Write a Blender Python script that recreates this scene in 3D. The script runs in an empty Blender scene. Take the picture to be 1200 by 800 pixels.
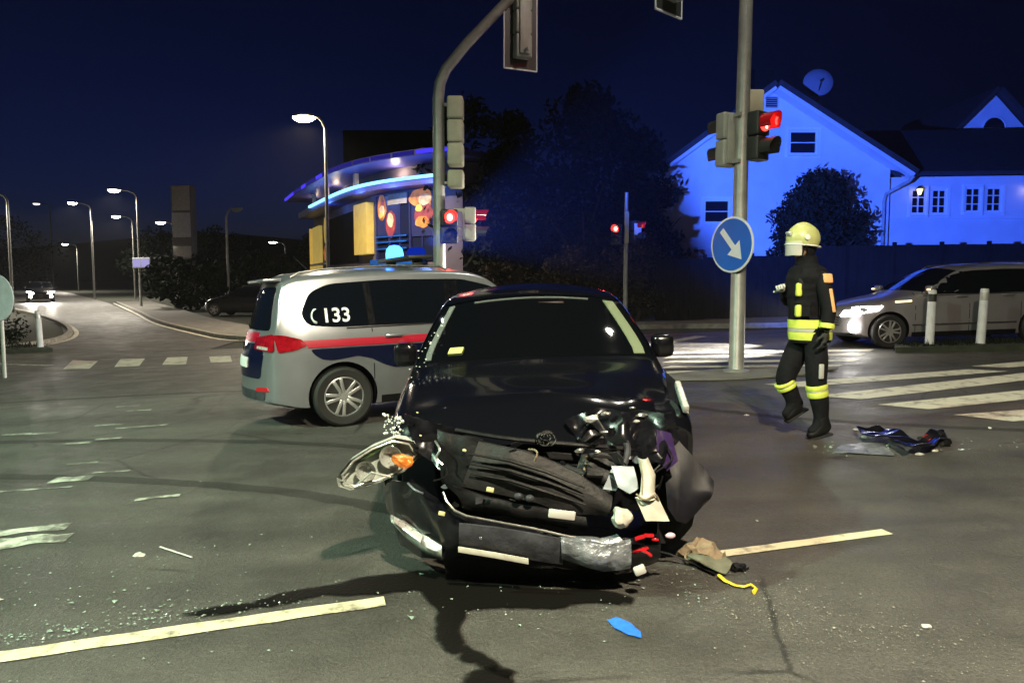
import bpy, bmesh, math, random
from mathutils import Vector, Matrix, noise
R = math.radians
random.seed(7)
scene = bpy.context.scene
COL = scene.collection

# ---------------------------------------------------------------- camera
CAM_H, PITCH, FPX = 1.47, R(4.5), 850.0
cam = bpy.data.objects.new('camera', bpy.data.cameras.new('camera'))
COL.objects.link(cam)
cam.location = (0, 0, CAM_H)
cam.rotation_euler = (R(90) - PITCH, 0, 0)
cam.data.sensor_width = 36
cam.data.lens = 36 * FPX / 1200
cam.data.clip_start, cam.data.clip_end = 0.05, 2000
scene.camera = cam

# ---------------------------------------------------------------- sky and light
SUN_EL, SUN_AZ = R(-5.5), R(-25)
world = bpy.data.worlds.new('World'); scene.world = world; world.use_nodes = True
wn = world.node_tree; wn.nodes.clear()
wo = wn.nodes.new('ShaderNodeOutputWorld'); wb = wn.nodes.new('ShaderNodeBackground')
sk = wn.nodes.new('ShaderNodeTexSky'); sk.sky_type = 'NISHITA'; sk.sun_disc = False
sk.sun_elevation = SUN_EL; sk.sun_rotation = SUN_AZ
tint = wn.nodes.new('ShaderNodeMix'); tint.data_type = 'RGBA'; tint.blend_type = 'MULTIPLY'
tint.inputs[0].default_value = 1.0
tint.inputs[7].default_value = (0.45, 0.85, 4.6, 1)
wn.links.new(sk.outputs[0], tint.inputs[6]); wn.links.new(tint.outputs[2], wb.inputs[0])
wb.inputs[1].default_value = 0.15
wn.links.new(wb.outputs[0], wo.inputs[0])
moon = bpy.data.lights.new('sun', 'SUN'); moon.energy = 0.004; moon.angle = R(0.5); moon.color = (.8, .85, 1)
mo = bpy.data.objects.new('sun', moon); COL.objects.link(mo); mo.rotation_euler = (R(40), 0, R(-150))
scene.view_settings.view_transform = 'Standard'; scene.view_settings.look = 'None'
scene.view_settings.exposure = 0.0; scene.view_settings.gamma = 1.0
scene.view_settings.use_curve_mapping = False
scene.render.engine = 'CYCLES'
cy = scene.cycles
cy.use_denoising = True
cy.max_bounces = 6; cy.diffuse_bounces = 2; cy.glossy_bounces = 3; cy.transmission_bounces = 4; cy.transparent_max_bounces = 8
cy.sample_clamp_indirect = 4.0; cy.caustics_reflective = False; cy.caustics_refractive = False

# ---------------------------------------------------------------- ground shape (a road that banks up to the right)
def smooth(a, b, x):
    t = max(0.0, min(1.0, (x - a) / (b - a))); return t * t * (3 - 2 * t)
def gz(x, y):
    return 0.035 * max(-10.0, min(34, x)) + 0.0135 * max(0.0, y - 22) * smooth(0, -9, x)
def ray(u, v):
    a = (u - 600) / FPX; b = (400 - v) / FPX
    return a, math.cos(PITCH) + b * math.sin(PITCH), b * math.cos(PITCH) - math.sin(PITCH)
def at(u, v, Y):
    """plan point at distance Y (metres) along the sight line, for laying the place out from image pixel coordinates"""
    x, y, z = ray(u, v); t = Y / y
    return Vector((t * x, Y, CAM_H + t * z))
def onground(u, v):
    x, y, z = ray(u, v); t = CAM_H / (0.035 * x - z)
    X, Y = t * x, t * y
    return Vector((X, Y, gz(X, Y)))

# ---------------------------------------------------------------- materials
def lin(c):
    return tuple(((v / 255) / 12.92 if v / 255 <= .04045 else ((v / 255 + .055) / 1.055) ** 2.4) for v in c)
MATS = {}
def pmat(name, col, rough=.5, metal=0.0, glow=0.0, noise_amt=0.0, noise_scale=8.0, bump=0.0, bump_scale=40.0, emit=None, emit_s=0.0, coat=0.0, spec=.5, sheen=0):
    m = bpy.data.materials.new(name); m.use_nodes = True; MATS[name] = m
    nt = m.node_tree; b = nt.nodes['Principled BSDF']
    b.inputs['Base Color'].default_value = (*col, 1)
    b.inputs['Roughness'].default_value = rough; b.inputs['Metallic'].default_value = metal
    b.inputs['Coat Weight'].default_value = coat; b.inputs['Coat Roughness'].default_value = .04
    b.inputs['Specular IOR Level'].default_value = spec
    if sheen: b.inputs['Sheen Weight'].default_value = sheen
    if emit:
        b.inputs['Emission Color'].default_value = (*emit, 1); b.inputs['Emission Strength'].default_value = emit_s
    tc = None
    if noise_amt or bump:
        tc = nt.nodes.new('ShaderNodeTexCoord')
    if noise_amt:
        n = nt.nodes.new('ShaderNodeTexNoise'); n.inputs['Scale'].default_value = noise_scale; n.inputs['Detail'].default_value = 6
        nt.links.new(tc.outputs['Object'], n.inputs['Vector'])
        r = nt.nodes.new('ShaderNodeMapRange'); r.inputs[1].default_value = .3; r.inputs[2].default_value = .7
        r.inputs[3].default_value = 1 - noise_amt; r.inputs[4].default_value = 1 + noise_amt
        nt.links.new(n.outputs['Fac'], r.inputs[0])
        mx = nt.nodes.new('ShaderNodeMix'); mx.data_type = 'RGBA'; mx.blend_type = 'MULTIPLY'; mx.inputs[0].default_value = 1
        mx.inputs[6].default_value = (*col, 1); nt.links.new(r.outputs[0], mx.inputs[7])
        nt.links.new(mx.outputs[2], b.inputs['Base Color'])
        if glow: nt.links.new(mx.outputs[2], b.inputs['Emission Color']); b.inputs['Emission Strength'].default_value = glow
        r2 = nt.nodes.new('ShaderNodeMapRange'); r2.inputs[3].default_value = max(0.02, rough - .12 * noise_amt * 2); r2.inputs[4].default_value = min(1, rough + .12 * noise_amt * 2)
        nt.links.new(n.outputs['Fac'], r2.inputs[0]); nt.links.new(r2.outputs[0], b.inputs['Roughness'])
    if bump:
        n2 = nt.nodes.new('ShaderNodeTexNoise'); n2.inputs['Scale'].default_value = bump_scale; n2.inputs['Detail'].default_value = 4
        nt.links.new(tc.outputs['Object'], n2.inputs['Vector'])
        bp = nt.nodes.new('ShaderNodeBump'); bp.inputs['Strength'].default_value = bump; bp.inputs['Distance'].default_value = .02
        nt.links.new(n2.outputs['Fac'], bp.inputs['Height']); nt.links.new(bp.outputs[0], b.inputs['Normal'])
    return m
def emat(name, col, s):
    m = bpy.data.materials.new(name); m.use_nodes = True; MATS[name] = m
    nt = m.node_tree; nt.nodes.clear()
    o = nt.nodes.new('ShaderNodeOutputMaterial'); e = nt.nodes.new('ShaderNodeEmission')
    e.inputs[0].default_value = (*col, 1); e.inputs[1].default_value = s
    nt.links.new(e.outputs[0], o.inputs[0]); return m
def thin_glass(name, tintc, gloss_rough=.03, ior=1.5):
    m = bpy.data.materials.new(name); m.use_nodes = True; MATS[name] = m
    nt = m.node_tree; nt.nodes.clear()
    o = nt.nodes.new('ShaderNodeOutputMaterial'); t = nt.nodes.new('ShaderNodeBsdfTransparent'); t.inputs[0].default_value = (*tintc, 1)
    g = nt.nodes.new('ShaderNodeBsdfGlossy'); g.inputs['Roughness'].default_value = gloss_rough
    lw = nt.nodes.new('ShaderNodeLayerWeight'); pw = nt.nodes.new('ShaderNodeMath'); pw.operation = 'POWER'; pw.inputs[1].default_value = 4
    fr = nt.nodes.new('ShaderNodeMapRange'); fr.inputs[3].default_value = .045; fr.inputs[4].default_value = .75
    nt.links.new(lw.outputs['Facing'], pw.inputs[0]); nt.links.new(pw.outputs[0], fr.inputs[0])
    mx = nt.nodes.new('ShaderNodeMixShader')
    nt.links.new(fr.outputs[0], mx.inputs[0]); nt.links.new(t.outputs[0], mx.inputs[1]); nt.links.new(g.outputs[0], mx.inputs[2])
    nt.links.new(mx.outputs[0], o.inputs[0]); return m

def asphalt_mat():
    m = bpy.data.materials.new('asphalt'); m.use_nodes = True; MATS['asphalt'] = m
    nt = m.node_tree; b = nt.nodes['Principled BSDF']; N = nt.nodes.new; L = nt.links.new
    tc = N('ShaderNodeTexCoord')
    def nz(scale, detail=5, rough=.6, stretch=None):
        n = N('ShaderNodeTexNoise'); n.inputs['Scale'].default_value = scale; n.inputs['Detail'].default_value = detail; n.inputs['Roughness'].default_value = rough
        if stretch:
            mp = N('ShaderNodeMapping'); mp.inputs['Rotation'].default_value = (0, 0, R(-14)); mp.inputs['Scale'].default_value = stretch
            L(tc.outputs['Object'], mp.inputs[0]); L(mp.outputs[0], n.inputs['Vector'])
        else: L(tc.outputs['Object'], n.inputs['Vector'])
        return n
    def rng(src, a, b_, c, d):
        r = N('ShaderNodeMapRange'); r.inputs[1].default_value = a; r.inputs[2].default_value = b_; r.inputs[3].default_value = c; r.inputs[4].default_value = d
        L(src, r.inputs[0]); return r.outputs[0]
    def mul(a, b_):
        q = N('ShaderNodeMath'); q.operation = 'MULTIPLY'; L(a, q.inputs[0]); L(b_, q.inputs[1]); return q.outputs[0]
    big = nz(.35, 4); mid = nz(2.2, 6, .65); streak = nz(1.0, 5, .6, (.25, 2.2, 1)); fine = nz(140, 2, .8); grit = nz(48, 4, .75)
    f = mul(rng(big.outputs['Fac'], .3, .7, .68, 1.3), rng(mid.outputs['Fac'], .3, .7, .82, 1.18))
    f = mul(f, rng(streak.outputs['Fac'], .3, .7, .8, 1.2)); f = mul(f, rng(fine.outputs['Fac'], .3, .7, .55, 1.5))
    f = mul(f, rng(grit.outputs['Fac'], .3, .7, .75, 1.3))
    # cracks and worn lanes
    wob = N('ShaderNodeMix'); wob.data_type = 'RGBA'; wob.inputs[0].default_value = .12; L(tc.outputs['Object'], wob.inputs[6]); L(mid.outputs['Color'], wob.inputs[7])
    ck = N('ShaderNodeTexVoronoi'); ck.feature = 'DISTANCE_TO_EDGE'; ck.inputs['Scale'].default_value = .75; L(wob.outputs[2], ck.inputs['Vector'])
    gate = rng(big.outputs['Fac'], .50, .54, 0, 1); inv = rng(ck.outputs['Distance'], .004, .012, .38, 1)
    cm = N('ShaderNodeMix'); cm.data_type = 'FLOAT'; cm.inputs[2].default_value = 1.0; L(gate, cm.inputs[0]); L(inv, cm.inputs[3]); f = mul(f, cm.outputs[0])
    lane = nz(.5, 3, .5, (.06, 1.1, 1)); f = mul(f, rng(lane.outputs['Fac'], .35, .65, .78, 1.2))
    vor = N('ShaderNodeTexVoronoi'); vor.inputs['Scale'].default_value = 55; L(tc.outputs['Object'], vor.inputs['Vector'])
    chip = rng(vor.outputs['Distance'], .12, .22, 2.3, 1.0)
    selr = N('ShaderNodeSeparateColor'); L(vor.outputs['Color'], selr.inputs[0])
    sel = rng(selr.outputs[0], .86, .88, 0, 1)
    one = N('ShaderNodeMix'); one.data_type = 'FLOAT'; one.inputs[2].default_value = 1.0; L(sel, one.inputs[0]); L(chip, one.inputs[3])
    f = mul(f, one.outputs[0])
    mx = N('ShaderNodeMix'); mx.data_type = 'RGBA'; mx.blend_type = 'MULTIPLY'; mx.inputs[0].default_value = 1
    mx.inputs[6].default_value = (.066, .063, .057, 1); L(f, mx.inputs[7]); L(mx.outputs[2], b.inputs['Base Color'])
    L(rng(mid.outputs['Fac'], .3, .7, .36, .7), b.inputs['Roughness'])
    bp = N('ShaderNodeBump'); bp.inputs['Strength'].default_value = .85; bp.inputs['Distance'].default_value = .016
    L(grit.outputs['Fac'], bp.inputs['Height']); L(bp.outputs[0], b.inputs['Normal'])
    return m
asphalt_mat()
def worn_paint(name, col, wear=.52, scale=5.0):
    m = bpy.data.materials.new(name); m.use_nodes = True; MATS[name] = m
    nt = m.node_tree; b = nt.nodes['Principled BSDF']; N = nt.nodes.new; L = nt.links.new
    tc = N('ShaderNodeTexCoord')
    n = N('ShaderNodeTexNoise'); n.inputs['Scale'].default_value = scale; n.inputs['Detail'].default_value = 9; n.inputs['Roughness'].default_value = .72
    L(tc.outputs['Object'], n.inputs['Vector'])
    r = N('ShaderNodeMapRange'); r.inputs[1].default_value = wear - .1; r.inputs[2].default_value = wear + .08
    L(n.outputs['Fac'], r.inputs[0])
    mx = N('ShaderNodeMix'); mx.data_type = 'RGBA'; L(r.outputs[0], mx.inputs[0])
    mx.inputs[6].default_value = (*col, 1); mx.inputs[7].default_value = (.1, .097, .085, 1)
    L(mx.outputs[2], b.inputs['Base Color']); b.inputs['Roughness'].default_value = .6
    return m
worn_paint('road_paint', (.62, .6, .5), .6)
worn_paint('line_paint', (.60, .55, .38), .6, 7)
worn_paint('old_paint', (.5, .52, .45), .5, 6)
def spill_mat():
    m = bpy.data.materials.new('wet_spill'); m.use_nodes = True; MATS['wet_spill'] = m
    nt = m.node_tree; b = nt.nodes['Principled BSDF']; N = nt.nodes.new; L = nt.links.new
    b.inputs['Base Color'].default_value = (.006, .0055, .005, 1); b.inputs['Roughness'].default_value = .34; b.inputs['Specular IOR Level'].default_value = .14
    at_ = N('ShaderNodeAttribute'); at_.attribute_name = 'inside'; tc = N('ShaderNodeTexCoord')
    n = N('ShaderNodeTexNoise'); n.inputs['Scale'].default_value = 16; n.inputs['Detail'].default_value = 8; n.inputs['Roughness'].default_value = .7; L(tc.outputs['Object'], n.inputs['Vector'])
    a = N('ShaderNodeMath'); a.operation = 'ADD'; L(at_.outputs['Fac'], a.inputs[0]); L(n.outputs['Fac'], a.inputs[1])
    r = N('ShaderNodeMapRange'); r.inputs[1].default_value = .50; r.inputs[2].default_value = .92; r.inputs[4].default_value = .95; L(a.outputs[0], r.inputs[0]); L(r.outputs[0], b.inputs['Alpha'])
    bp = N('ShaderNodeBump'); bp.inputs['Strength'].default_value = .25; bp.inputs['Distance'].default_value = .01
    n2 = N('ShaderNodeTexNoise'); n2.inputs['Scale'].default_value = 60; L(tc.outputs['Object'], n2.inputs['Vector']); L(n2.outputs['Fac'], bp.inputs['Height']); L(bp.outputs[0], b.inputs['Normal'])
spill_mat()
pmat('spray_blue', (.02, .16, .75), .7, noise_amt=.2, noise_scale=30)
pmat('wet_oil', (.008, .0075, .007), .42, noise_amt=.6, noise_scale=9, spec=.3, bump=.3, bump_scale=70)
pmat('verge', (.03, .034, .022), .95, noise_amt=.5, noise_scale=4, bump=.6)
pmat('pavement', (.15, .145, .13), .8, noise_amt=.25, noise_scale=3, bump=.3)
pmat('kerb_stone', (.26, .25, .22), .75, noise_amt=.3, noise_scale=6, bump=.3)
pmat('hill', (.012, .014, .012), .95, noise_amt=.5, noise_scale=.3)
pmat('black_paint', (.003, .0033, .005), .14, coat=.6, spec=.4)
pmat('silver_paint', (.34, .355, .39), .30, metal=.7, coat=.5, noise_amt=.06, noise_scale=4)
pmat('van_paint', (.30, .28, .30), .35, metal=.4, coat=.5, noise_amt=.06, noise_scale=4)
pmat('dark_paint', (.012, .012, .015), .25, coat=.6)
pmat('blue_film', (.003, .005, .025), .25, coat=.5)
pmat('red_film', (.40, .003, .022), .35, coat=.3)
pmat('white_film', (.8, .8, .8), .4)
pmat('dark_glass', (.004, .005, .008), .04, spec=.6)
pmat('cabin', (.004, .004, .006), .8, spec=.08)
thin_glass('clear_glass', (.55, .6, .62))
thin_glass('lens_glass', (.86, .9, .88))
pmat('chrome', (.7, .7, .7), .12, metal=1)
pmat('alloy', (.62, .62, .62), .3, metal=.75, noise_amt=.08, noise_scale=20)
pmat('rubber', (.013, .013, .013), .75, noise_amt=.2, noise_scale=30)
pmat('black_plastic', (.006, .006, .007), .5, spec=.2, noise_amt=.3, noise_scale=25, bump=.15)
pmat('grey_plastic', (.020, .019, .020), .55, spec=.2, noise_amt=.35, noise_scale=14, bump=.25)
pmat('plate_grey', (.04, .042, .05), .5, spec=.25, noise_amt=.4, noise_scale=12, bump=.2)
pmat('scuffed_metal', (.24, .26, .29), .38, metal=.6, noise_amt=.45, noise_scale=18, bump=.6, bump_scale=25)
pmat('white_plastic', (.46, .45, .38), .5, noise_amt=.12, noise_scale=20)
pmat('blue_white_plastic', (.30, .35, .39), .45, noise_amt=.15, noise_scale=20)
pmat('lens_red', (.5, .01, .015), .15, coat=.6)
pmat('tail_red', (.26, .004, .010), .12, coat=.9, emit=(1, .03, .05), emit_s=.03, noise_amt=.5, noise_scale=14)
pmat('amber', (.65, .16, .02), .2, coat=.8, noise_amt=.7, noise_scale=30, bump=.5, emit=(1, .3, .04), emit_s=.22)
pmat('copper_wire', (.35, .12, .05), .4)
pmat('yellow_strap', (.75, .55, .03), .5)
pmat('brown_foam', (.22, .17, .11), .9, noise_amt=.3, noise_scale=20, bump=.5)
pmat('pole_metal', (.33, .33, .31), .45, metal=.35, noise_amt=.2, noise_scale=5, bump=.08)
pmat('signal_grey', (.30, .31, .28), .5, noise_amt=.12, noise_scale=6)
pmat('signal_cream', (.50, .48, .36), .5, noise_amt=.1, noise_scale=6)
pmat('signal_dark', (.02, .022, .02), .5, noise_amt=.2)
pmat('sign_blue', (.012, .13, .62), .35, noise_amt=.06, noise_scale=5)
pmat('sign_white', (.72, .75, .8), .35, noise_amt=.05)
pmat('plaster', (.74, .74, .75), .85, noise_amt=.06, noise_scale=1.2, bump=.12, bump_scale=25)
pmat('plaster_dim', (.20, .19, .20), .85, noise_amt=.15, noise_scale=1.0, bump=.1)
pmat('trim_pale', (.42, .40, .36), .7, noise_amt=.2, noise_scale=3)
pmat('roof_tile', (.03, .027, .027), .8, noise_amt=.3, noise_scale=6, bump=.5, bump_scale=12)
pmat('window_frame', (.85, .85, .85), .5)
pmat('window_dark', (.01, .012, .016), .06, spec=.7)
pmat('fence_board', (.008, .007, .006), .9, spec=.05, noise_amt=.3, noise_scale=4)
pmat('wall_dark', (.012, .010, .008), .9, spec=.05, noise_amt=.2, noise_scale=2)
pmat('bark', (.05, .04, .03), .9, noise_amt=.4, noise_scale=8, bump=.6)
pmat('leaf_dark', (.012, .016, .010), .9, spec=.1, noise_amt=.6, noise_scale=1.3)
pmat('leaf_brown', (.05, .038, .028), .9, spec=.1, noise_amt=.6, noise_scale=1.5)
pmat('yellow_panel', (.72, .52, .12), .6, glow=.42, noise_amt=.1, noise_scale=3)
pmat('canopy_blue', (.10, .10, .42), .45, noise_amt=.1)
pmat('shop_wall', (.16, .14, .20), .8, noise_amt=.15, noise_scale=1.5)
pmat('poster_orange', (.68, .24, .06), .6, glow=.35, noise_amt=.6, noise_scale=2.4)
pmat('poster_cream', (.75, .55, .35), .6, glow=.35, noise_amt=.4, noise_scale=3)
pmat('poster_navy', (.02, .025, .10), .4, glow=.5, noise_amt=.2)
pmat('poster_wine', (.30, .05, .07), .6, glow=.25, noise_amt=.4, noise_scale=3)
pmat('shop_glass', (.015, .02, .06), .08, spec=.7)
pmat('jacket', (.007, .007, .009), .85, noise_amt=.35, noise_scale=9, bump=.5, bump_scale=18, spec=.15)
pmat('hi_vis', (.60, .68, .10), .55, noise_amt=.12, noise_scale=20)
pmat('reflex', (.55, .55, .52), .3, metal=.3)
pmat('patch_orange', (.62, .34, .14), .6, noise_amt=.2)
pmat('helmet_yellow', (.42, .44, .17), .4, coat=.25, noise_amt=.1)
pmat('helmet_white', (.7, .7, .66), .4)
pmat('skin', (.55, .34, .25), .55)
pmat('hair', (.03, .02, .015), .7)
pmat('glove_pale', (.55, .55, .52), .8)
pmat('glove_dark', (.02, .02, .02), .8)
pmat('boot', (.008, .008, .008), .5, spec=.25, noise_amt=.2)
pmat('shard', (.24, .32, .27), .25, noise_amt=.3, noise_scale=60)
pmat('bollard_white', (.66, .66, .68), .5, noise_amt=.12, noise_scale=6)
emat('beacon_glow', (.025, .17, 1), 12)
emat('beacon_dim', (.01, .06, 1), .35)
emat('red_glow', (1, .035, .025), 5)
emat('red_core', (1, .35, .25), 9)
emat('red_haze', (1, .0, .03), .8)
emat('lamp_warm', (1, .82, .55), 140)
emat('lamp_white', (1, .93, .82), 60)
emat('lamp_faint', (1, .9, .75), 4)
emat('head_white', (1, .95, .86), 60)
emat('neon', (.18, .55, 1), 3.2)
emat('blue_led', (.07, .05, 1), 1.0)
emat('shop_warm', (1, .72, .4), 1.6)
emat('green_glow', (.2, 1, .45), 9)
emat('amber_led', (1, .75, .35), 3)
emat('sign_lit', (.55, .5, .95), .7)
emat('wall_lamp', (1, .8, .4), 2.5)

# ---------------------------------------------------------------- mesh helpers
class MB:
    def __init__(s): s.v = []; s.f = []; s.mi = []
    def add(s, vs, fs, M=None, mi=0):
        o = len(s.v)
        for p in vs:
            p = Vector(p); s.v.append(M @ p if M is not None else p)
        for f in fs: s.f.append([i + o for i in f]); s.mi.append(mi)
        return s
    def addbm(s, bm, M=None, mi=0):
        bm.verts.index_update()
        s.add([v.co.copy() for v in bm.verts], [[v.index for v in f.verts] for f in bm.faces], M, mi); bm.free(); return s
    def box(s, c, size, M=None, mi=0, bev=0.0, seg=2, rot=None):
        bm = bmesh.new(); bmesh.ops.create_cube(bm, size=1)
        bmesh.ops.scale(bm, vec=size, verts=bm.verts)
        if bev: bmesh.ops.bevel(bm, geom=bm.edges[:], offset=bev, segments=seg, affect='EDGES', profile=.5)
        T = Matrix.Translation(c)
        if rot is not None: T = T @ rot
        return s.addbm(bm, (M @ T) if M is not None else T, mi)
    def bar(s, p0, p1, w, h, up=(0, 0, 1), mi=0, bev=0.0):
        p0, p1 = Vector(p0), Vector(p1); d = p1 - p0
        if d.length < 1e-6: return s
        y = d.normalized(); x = y.cross(Vector(up))
        if x.length < 1e-4: x = y.cross(Vector((1, 0, 0)))
        x.normalize(); z = x.cross(y)
        M = Matrix((x, y, z)).transposed().to_4x4(); M.translation = (p0 + p1) / 2
        return s.box((0, 0, 0), (w, d.length, h), M, mi, bev)
    def tube(s, pts, r, n=10, mi=0, cap=True, flat=1.0):
        pts = [Vector(p) for p in pts]; rs = r if isinstance(r, (list, tuple)) else [r] * len(pts)
        vs = []; fs = []; prev = None
        for i, p in enumerate(pts):
            d = (pts[min(i + 1, len(pts) - 1)] - pts[max(i - 1, 0)]).normalized()
            if prev is None:
                a = Vector((0, 0, 1)) if abs(d.z) < .9 else Vector((1, 0, 0)); x = d.cross(a).normalized()
            else:
                x = prev - d * prev.dot(d)
                x = x.normalized() if x.length > 1e-5 else d.orthogonal().normalized()
            prev = x; y = d.cross(x)
            for k in range(n):
                t = 2 * math.pi * k / n; vs.append(p + (x * math.cos(t) + y * math.sin(t) * flat) * rs[i])
        for i in range(len(pts) - 1):
            for k in range(n):
                k2 = (k + 1) % n; fs.append([i * n + k, i * n + k2, (i + 1) * n + k2, (i + 1) * n + k])
        if cap: fs.append(list(range(n))[::-1]); fs.append([(len(pts) - 1) * n + k for k in range(n)])
        return s.add(vs, fs, None, mi)
    def lathe(s, prof, n=24, M=None, mi=0):
        """prof: (radius, height) along local z"""
        vs = []; fs = []
        for (r, h) in prof:
            for k in range(n):
                t = 2 * math.pi * k / n; vs.append((r * math.cos(t), r * math.sin(t), h))
        for i in range(len(prof) - 1):
            for k in range(n):
                k2 = (k + 1) % n; fs.append([i * n + k, i * n + k2, (i + 1) * n + k2, (i + 1) * n + k])
        if prof[0][0] > 1e-4: fs.append(list(range(n))[::-1])
        if prof[-1][0] > 1e-4: fs.append([(len(prof) - 1) * n + k for k in range(n)])
        return s.add(vs, fs, M, mi)
    def prism(s, poly, d0, d1, M=None, mi=0):
        """poly in local xy, extruded z from d0 to d1"""
        n = len(poly)
        vs = [(p[0], p[1], d0) for p in poly] + [(p[0], p[1], d1) for p in poly]
        fs = [list(range(n))[::-1], [n + i for i in range(n)]] + [[i, (i + 1) % n, n + (i + 1) % n, n + i] for i in range(n)]
        return s.add(vs, fs, M, mi)
    def ball(s, c, r, M=None, mi=0, n=12, m=8):
        r = r if isinstance(r, (list, tuple)) else (r, r, r)
        vs = [(c[0], c[1], c[2] + r[2])]; fs = []
        for i in range(1, m):
            a = math.pi * i / m
            for k in range(n):
                t = 2 * math.pi * k / n
                vs.append((c[0] + r[0] * math.sin(a) * math.cos(t), c[1] + r[1] * math.sin(a) * math.sin(t), c[2] + r[2] * math.cos(a)))
        vs.append((c[0], c[1], c[2] - r[2]))
        for k in range(n): fs.append([0, 1 + k, 1 + (k + 1) % n])
        for i in range(m - 2):
            for k in range(n):
                a = 1 + i * n; fs.append([a + k, a + n + k, a + n + (k + 1) % n, a + (k + 1) % n])
        a = 1 + (m - 2) * n
        for k in range(n): fs.append([a + k, len(vs) - 1, a + (k + 1) % n])
        return s.add(vs, fs, M, mi)
    def build(s, name, mats, parent=None, smooth=35, recalc=True):
        me = bpy.data.meshes.new(name); me.from_pydata(s.v, [], s.f)
        if not isinstance(mats, (list, tuple)): mats = [mats]
        for m in mats: me.materials.append(MATS[m])
        me.polygons.foreach_set('material_index', s.mi)
        return finish(me, name, parent, smooth, recalc)
def finish(me, name, parent=None, smooth=35, recalc=True):
    if recalc:
        bm = bmesh.new(); bm.from_mesh(me); bmesh.ops.recalc_face_normals(bm, faces=bm.faces); bm.to_mesh(me); bm.free()
    if smooth:
        me.polygons.foreach_set('use_smooth', [True] * len(me.polygons)); me.set_sharp_from_angle(angle=R(smooth))
    me.update()
    o = bpy.data.objects.new(name, me); COL.objects.link(o)
    if parent is not None: o.parent = parent
    return o
def tag(o, label=None, cat=None, group=None, kind=None):
    if label: o['label'] = label
    if cat: o['category'] = cat
    if group: o['group'] = group
    if kind: o['kind'] = kind
    return o
def empty(name, loc, rot=(0, 0, 0), label=None, cat=None, group=None):
    o = bpy.data.objects.new(name, None); COL.objects.link(o); o.location = loc; o.rotation_euler = rot
    o.empty_display_size = .2
    return tag(o, label, cat, group)
def kids(o): return [c for c in COL.objects if c.parent == o]
def copy_tree(o, parent=None):
    c = o.copy(); COL.objects.link(c)
    if parent is not None: c.parent = parent
    for ch in kids(o): copy_tree(ch, c)
    return c
def lamp(name, kind, loc, power, color, parent=None, size=.1, spot=None, aim=None, blend=.4):
    l = bpy.data.lights.new(name, kind); l.energy = power; l.color = color
    if kind in ('POINT', 'SPOT'): l.shadow_soft_size = size
    if kind == 'SPOT': l.spot_size = R(spot); l.spot_blend = blend
    o = bpy.data.objects.new(name, l); COL.objects.link(o); o.location = loc
    if aim is not None:
        o.rotation_euler = (Vector(aim) - Vector(loc)).to_track_quat('-Z', 'Y').to_euler()
    if parent is not None: o.parent = parent
    return o
def roundpoly(pts, r, n=4):
    out = []; N = len(pts)
    for i in range(N):
        p = Vector(pts[i]).to_2d(); a = (Vector(pts[i - 1]).to_2d() - p); b = (Vector(pts[(i + 1) % N]).to_2d() - p)
        d = min(r, a.length * .45, b.length * .45); a = p + a.normalized() * d; b = p + b.normalized() * d
        for k in range(n + 1):
            t = k / n; out.append(tuple(a * (1 - t) ** 2 + p * 2 * t * (1 - t) + b * t * t))
    return out
def cell_poly(poly, cell):
    bm = bmesh.new(); vs = [bm.verts.new((p[0], p[1], 0)) for p in poly]; bm.faces.new(vs)
    for ax in (0, 1):
        lo = min(p[ax] for p in poly); hi = max(p[ax] for p in poly); k = math.floor(lo / cell) + 1
        while k * cell < hi - 1e-5:
            co = [0, 0, 0]; co[ax] = k * cell; no = [0, 0, 0]; no[ax] = 1
            bmesh.ops.bisect_plane(bm, geom=bm.verts[:] + bm.edges[:] + bm.faces[:], plane_co=co, plane_no=no, dist=1e-6); k += 1
    return bm
def drape(name, poly, lift, matn, parent=None, cell=2.0, kind=None, thick=0.0):
    """a sheet that follows the ground"""
    bm = cell_poly(poly, cell)
    for v in bm.verts: v.co.z = gz(v.co.x, v.co.y) + lift
    if thick:
        r = bmesh.ops.extrude_face_region(bm, geom=bm.faces[:])
        for v in [g for g in r['geom'] if isinstance(g, bmesh.types.BMVert)]: v.co.z += thick
    me = bpy.data.meshes.new(name); bmesh.ops.recalc_face_normals(bm, faces=bm.faces)
    if not thick:
        for f in bm.faces:
            if f.normal.z < 0: f.normal_flip()
    bm.to_mesh(me); bm.free(); me.materials.append(MATS[matn])
    o = finish(me, name, parent, 30 if thick else 0, False)
    if kind: o['kind'] = kind
    return o
def text_poly(txt, size):
    cu = bpy.data.curves.new('t', 'FONT'); cu.body = txt; cu.size = size; cu.align_x = 'CENTER'; cu.align_y = 'CENTER'; cu.offset = size * .018
    o = bpy.data.objects.new('t', cu); COL.objects.link(o)
    dg = bpy.context.evaluated_depsgraph_get(); me = bpy.data.meshes.new_from_object(o.evaluated_get(dg))
    vs = [v.co.copy() for v in me.vertices]; fs = [list(p.vertices) for p in me.polygons]
    bpy.data.objects.remove(o); return vs, fs
def skin(nodes, edges, root=0, sub=2):
    me = bpy.data.meshes.new('s'); me.from_pydata([n[0] for n in nodes], edges, [])
    o = bpy.data.objects.new('s', me); COL.objects.link(o)
    o.modifiers.new('k', 'SKIN'); o.modifiers['k'].branch_smoothing = .4
    sd = o.modifiers.new('d', 'SUBSURF'); sd.levels = sub; sd.render_levels = sub
    for i, n in enumerate(nodes):
        sv = me.skin_vertices[0].data[i]; r = n[1]; sv.radius = r if isinstance(r, tuple) else (r, r); sv.use_root = (i == root)
    dg = bpy.context.evaluated_depsgraph_get(); out = bpy.data.meshes.new_from_object(o.evaluated_get(dg))
    bpy.data.objects.remove(o); return out
pmat('trim_light', (.62, .62, .36), .7)
pmat('copper_dark', (.10, .035, .03), .4)
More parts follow.
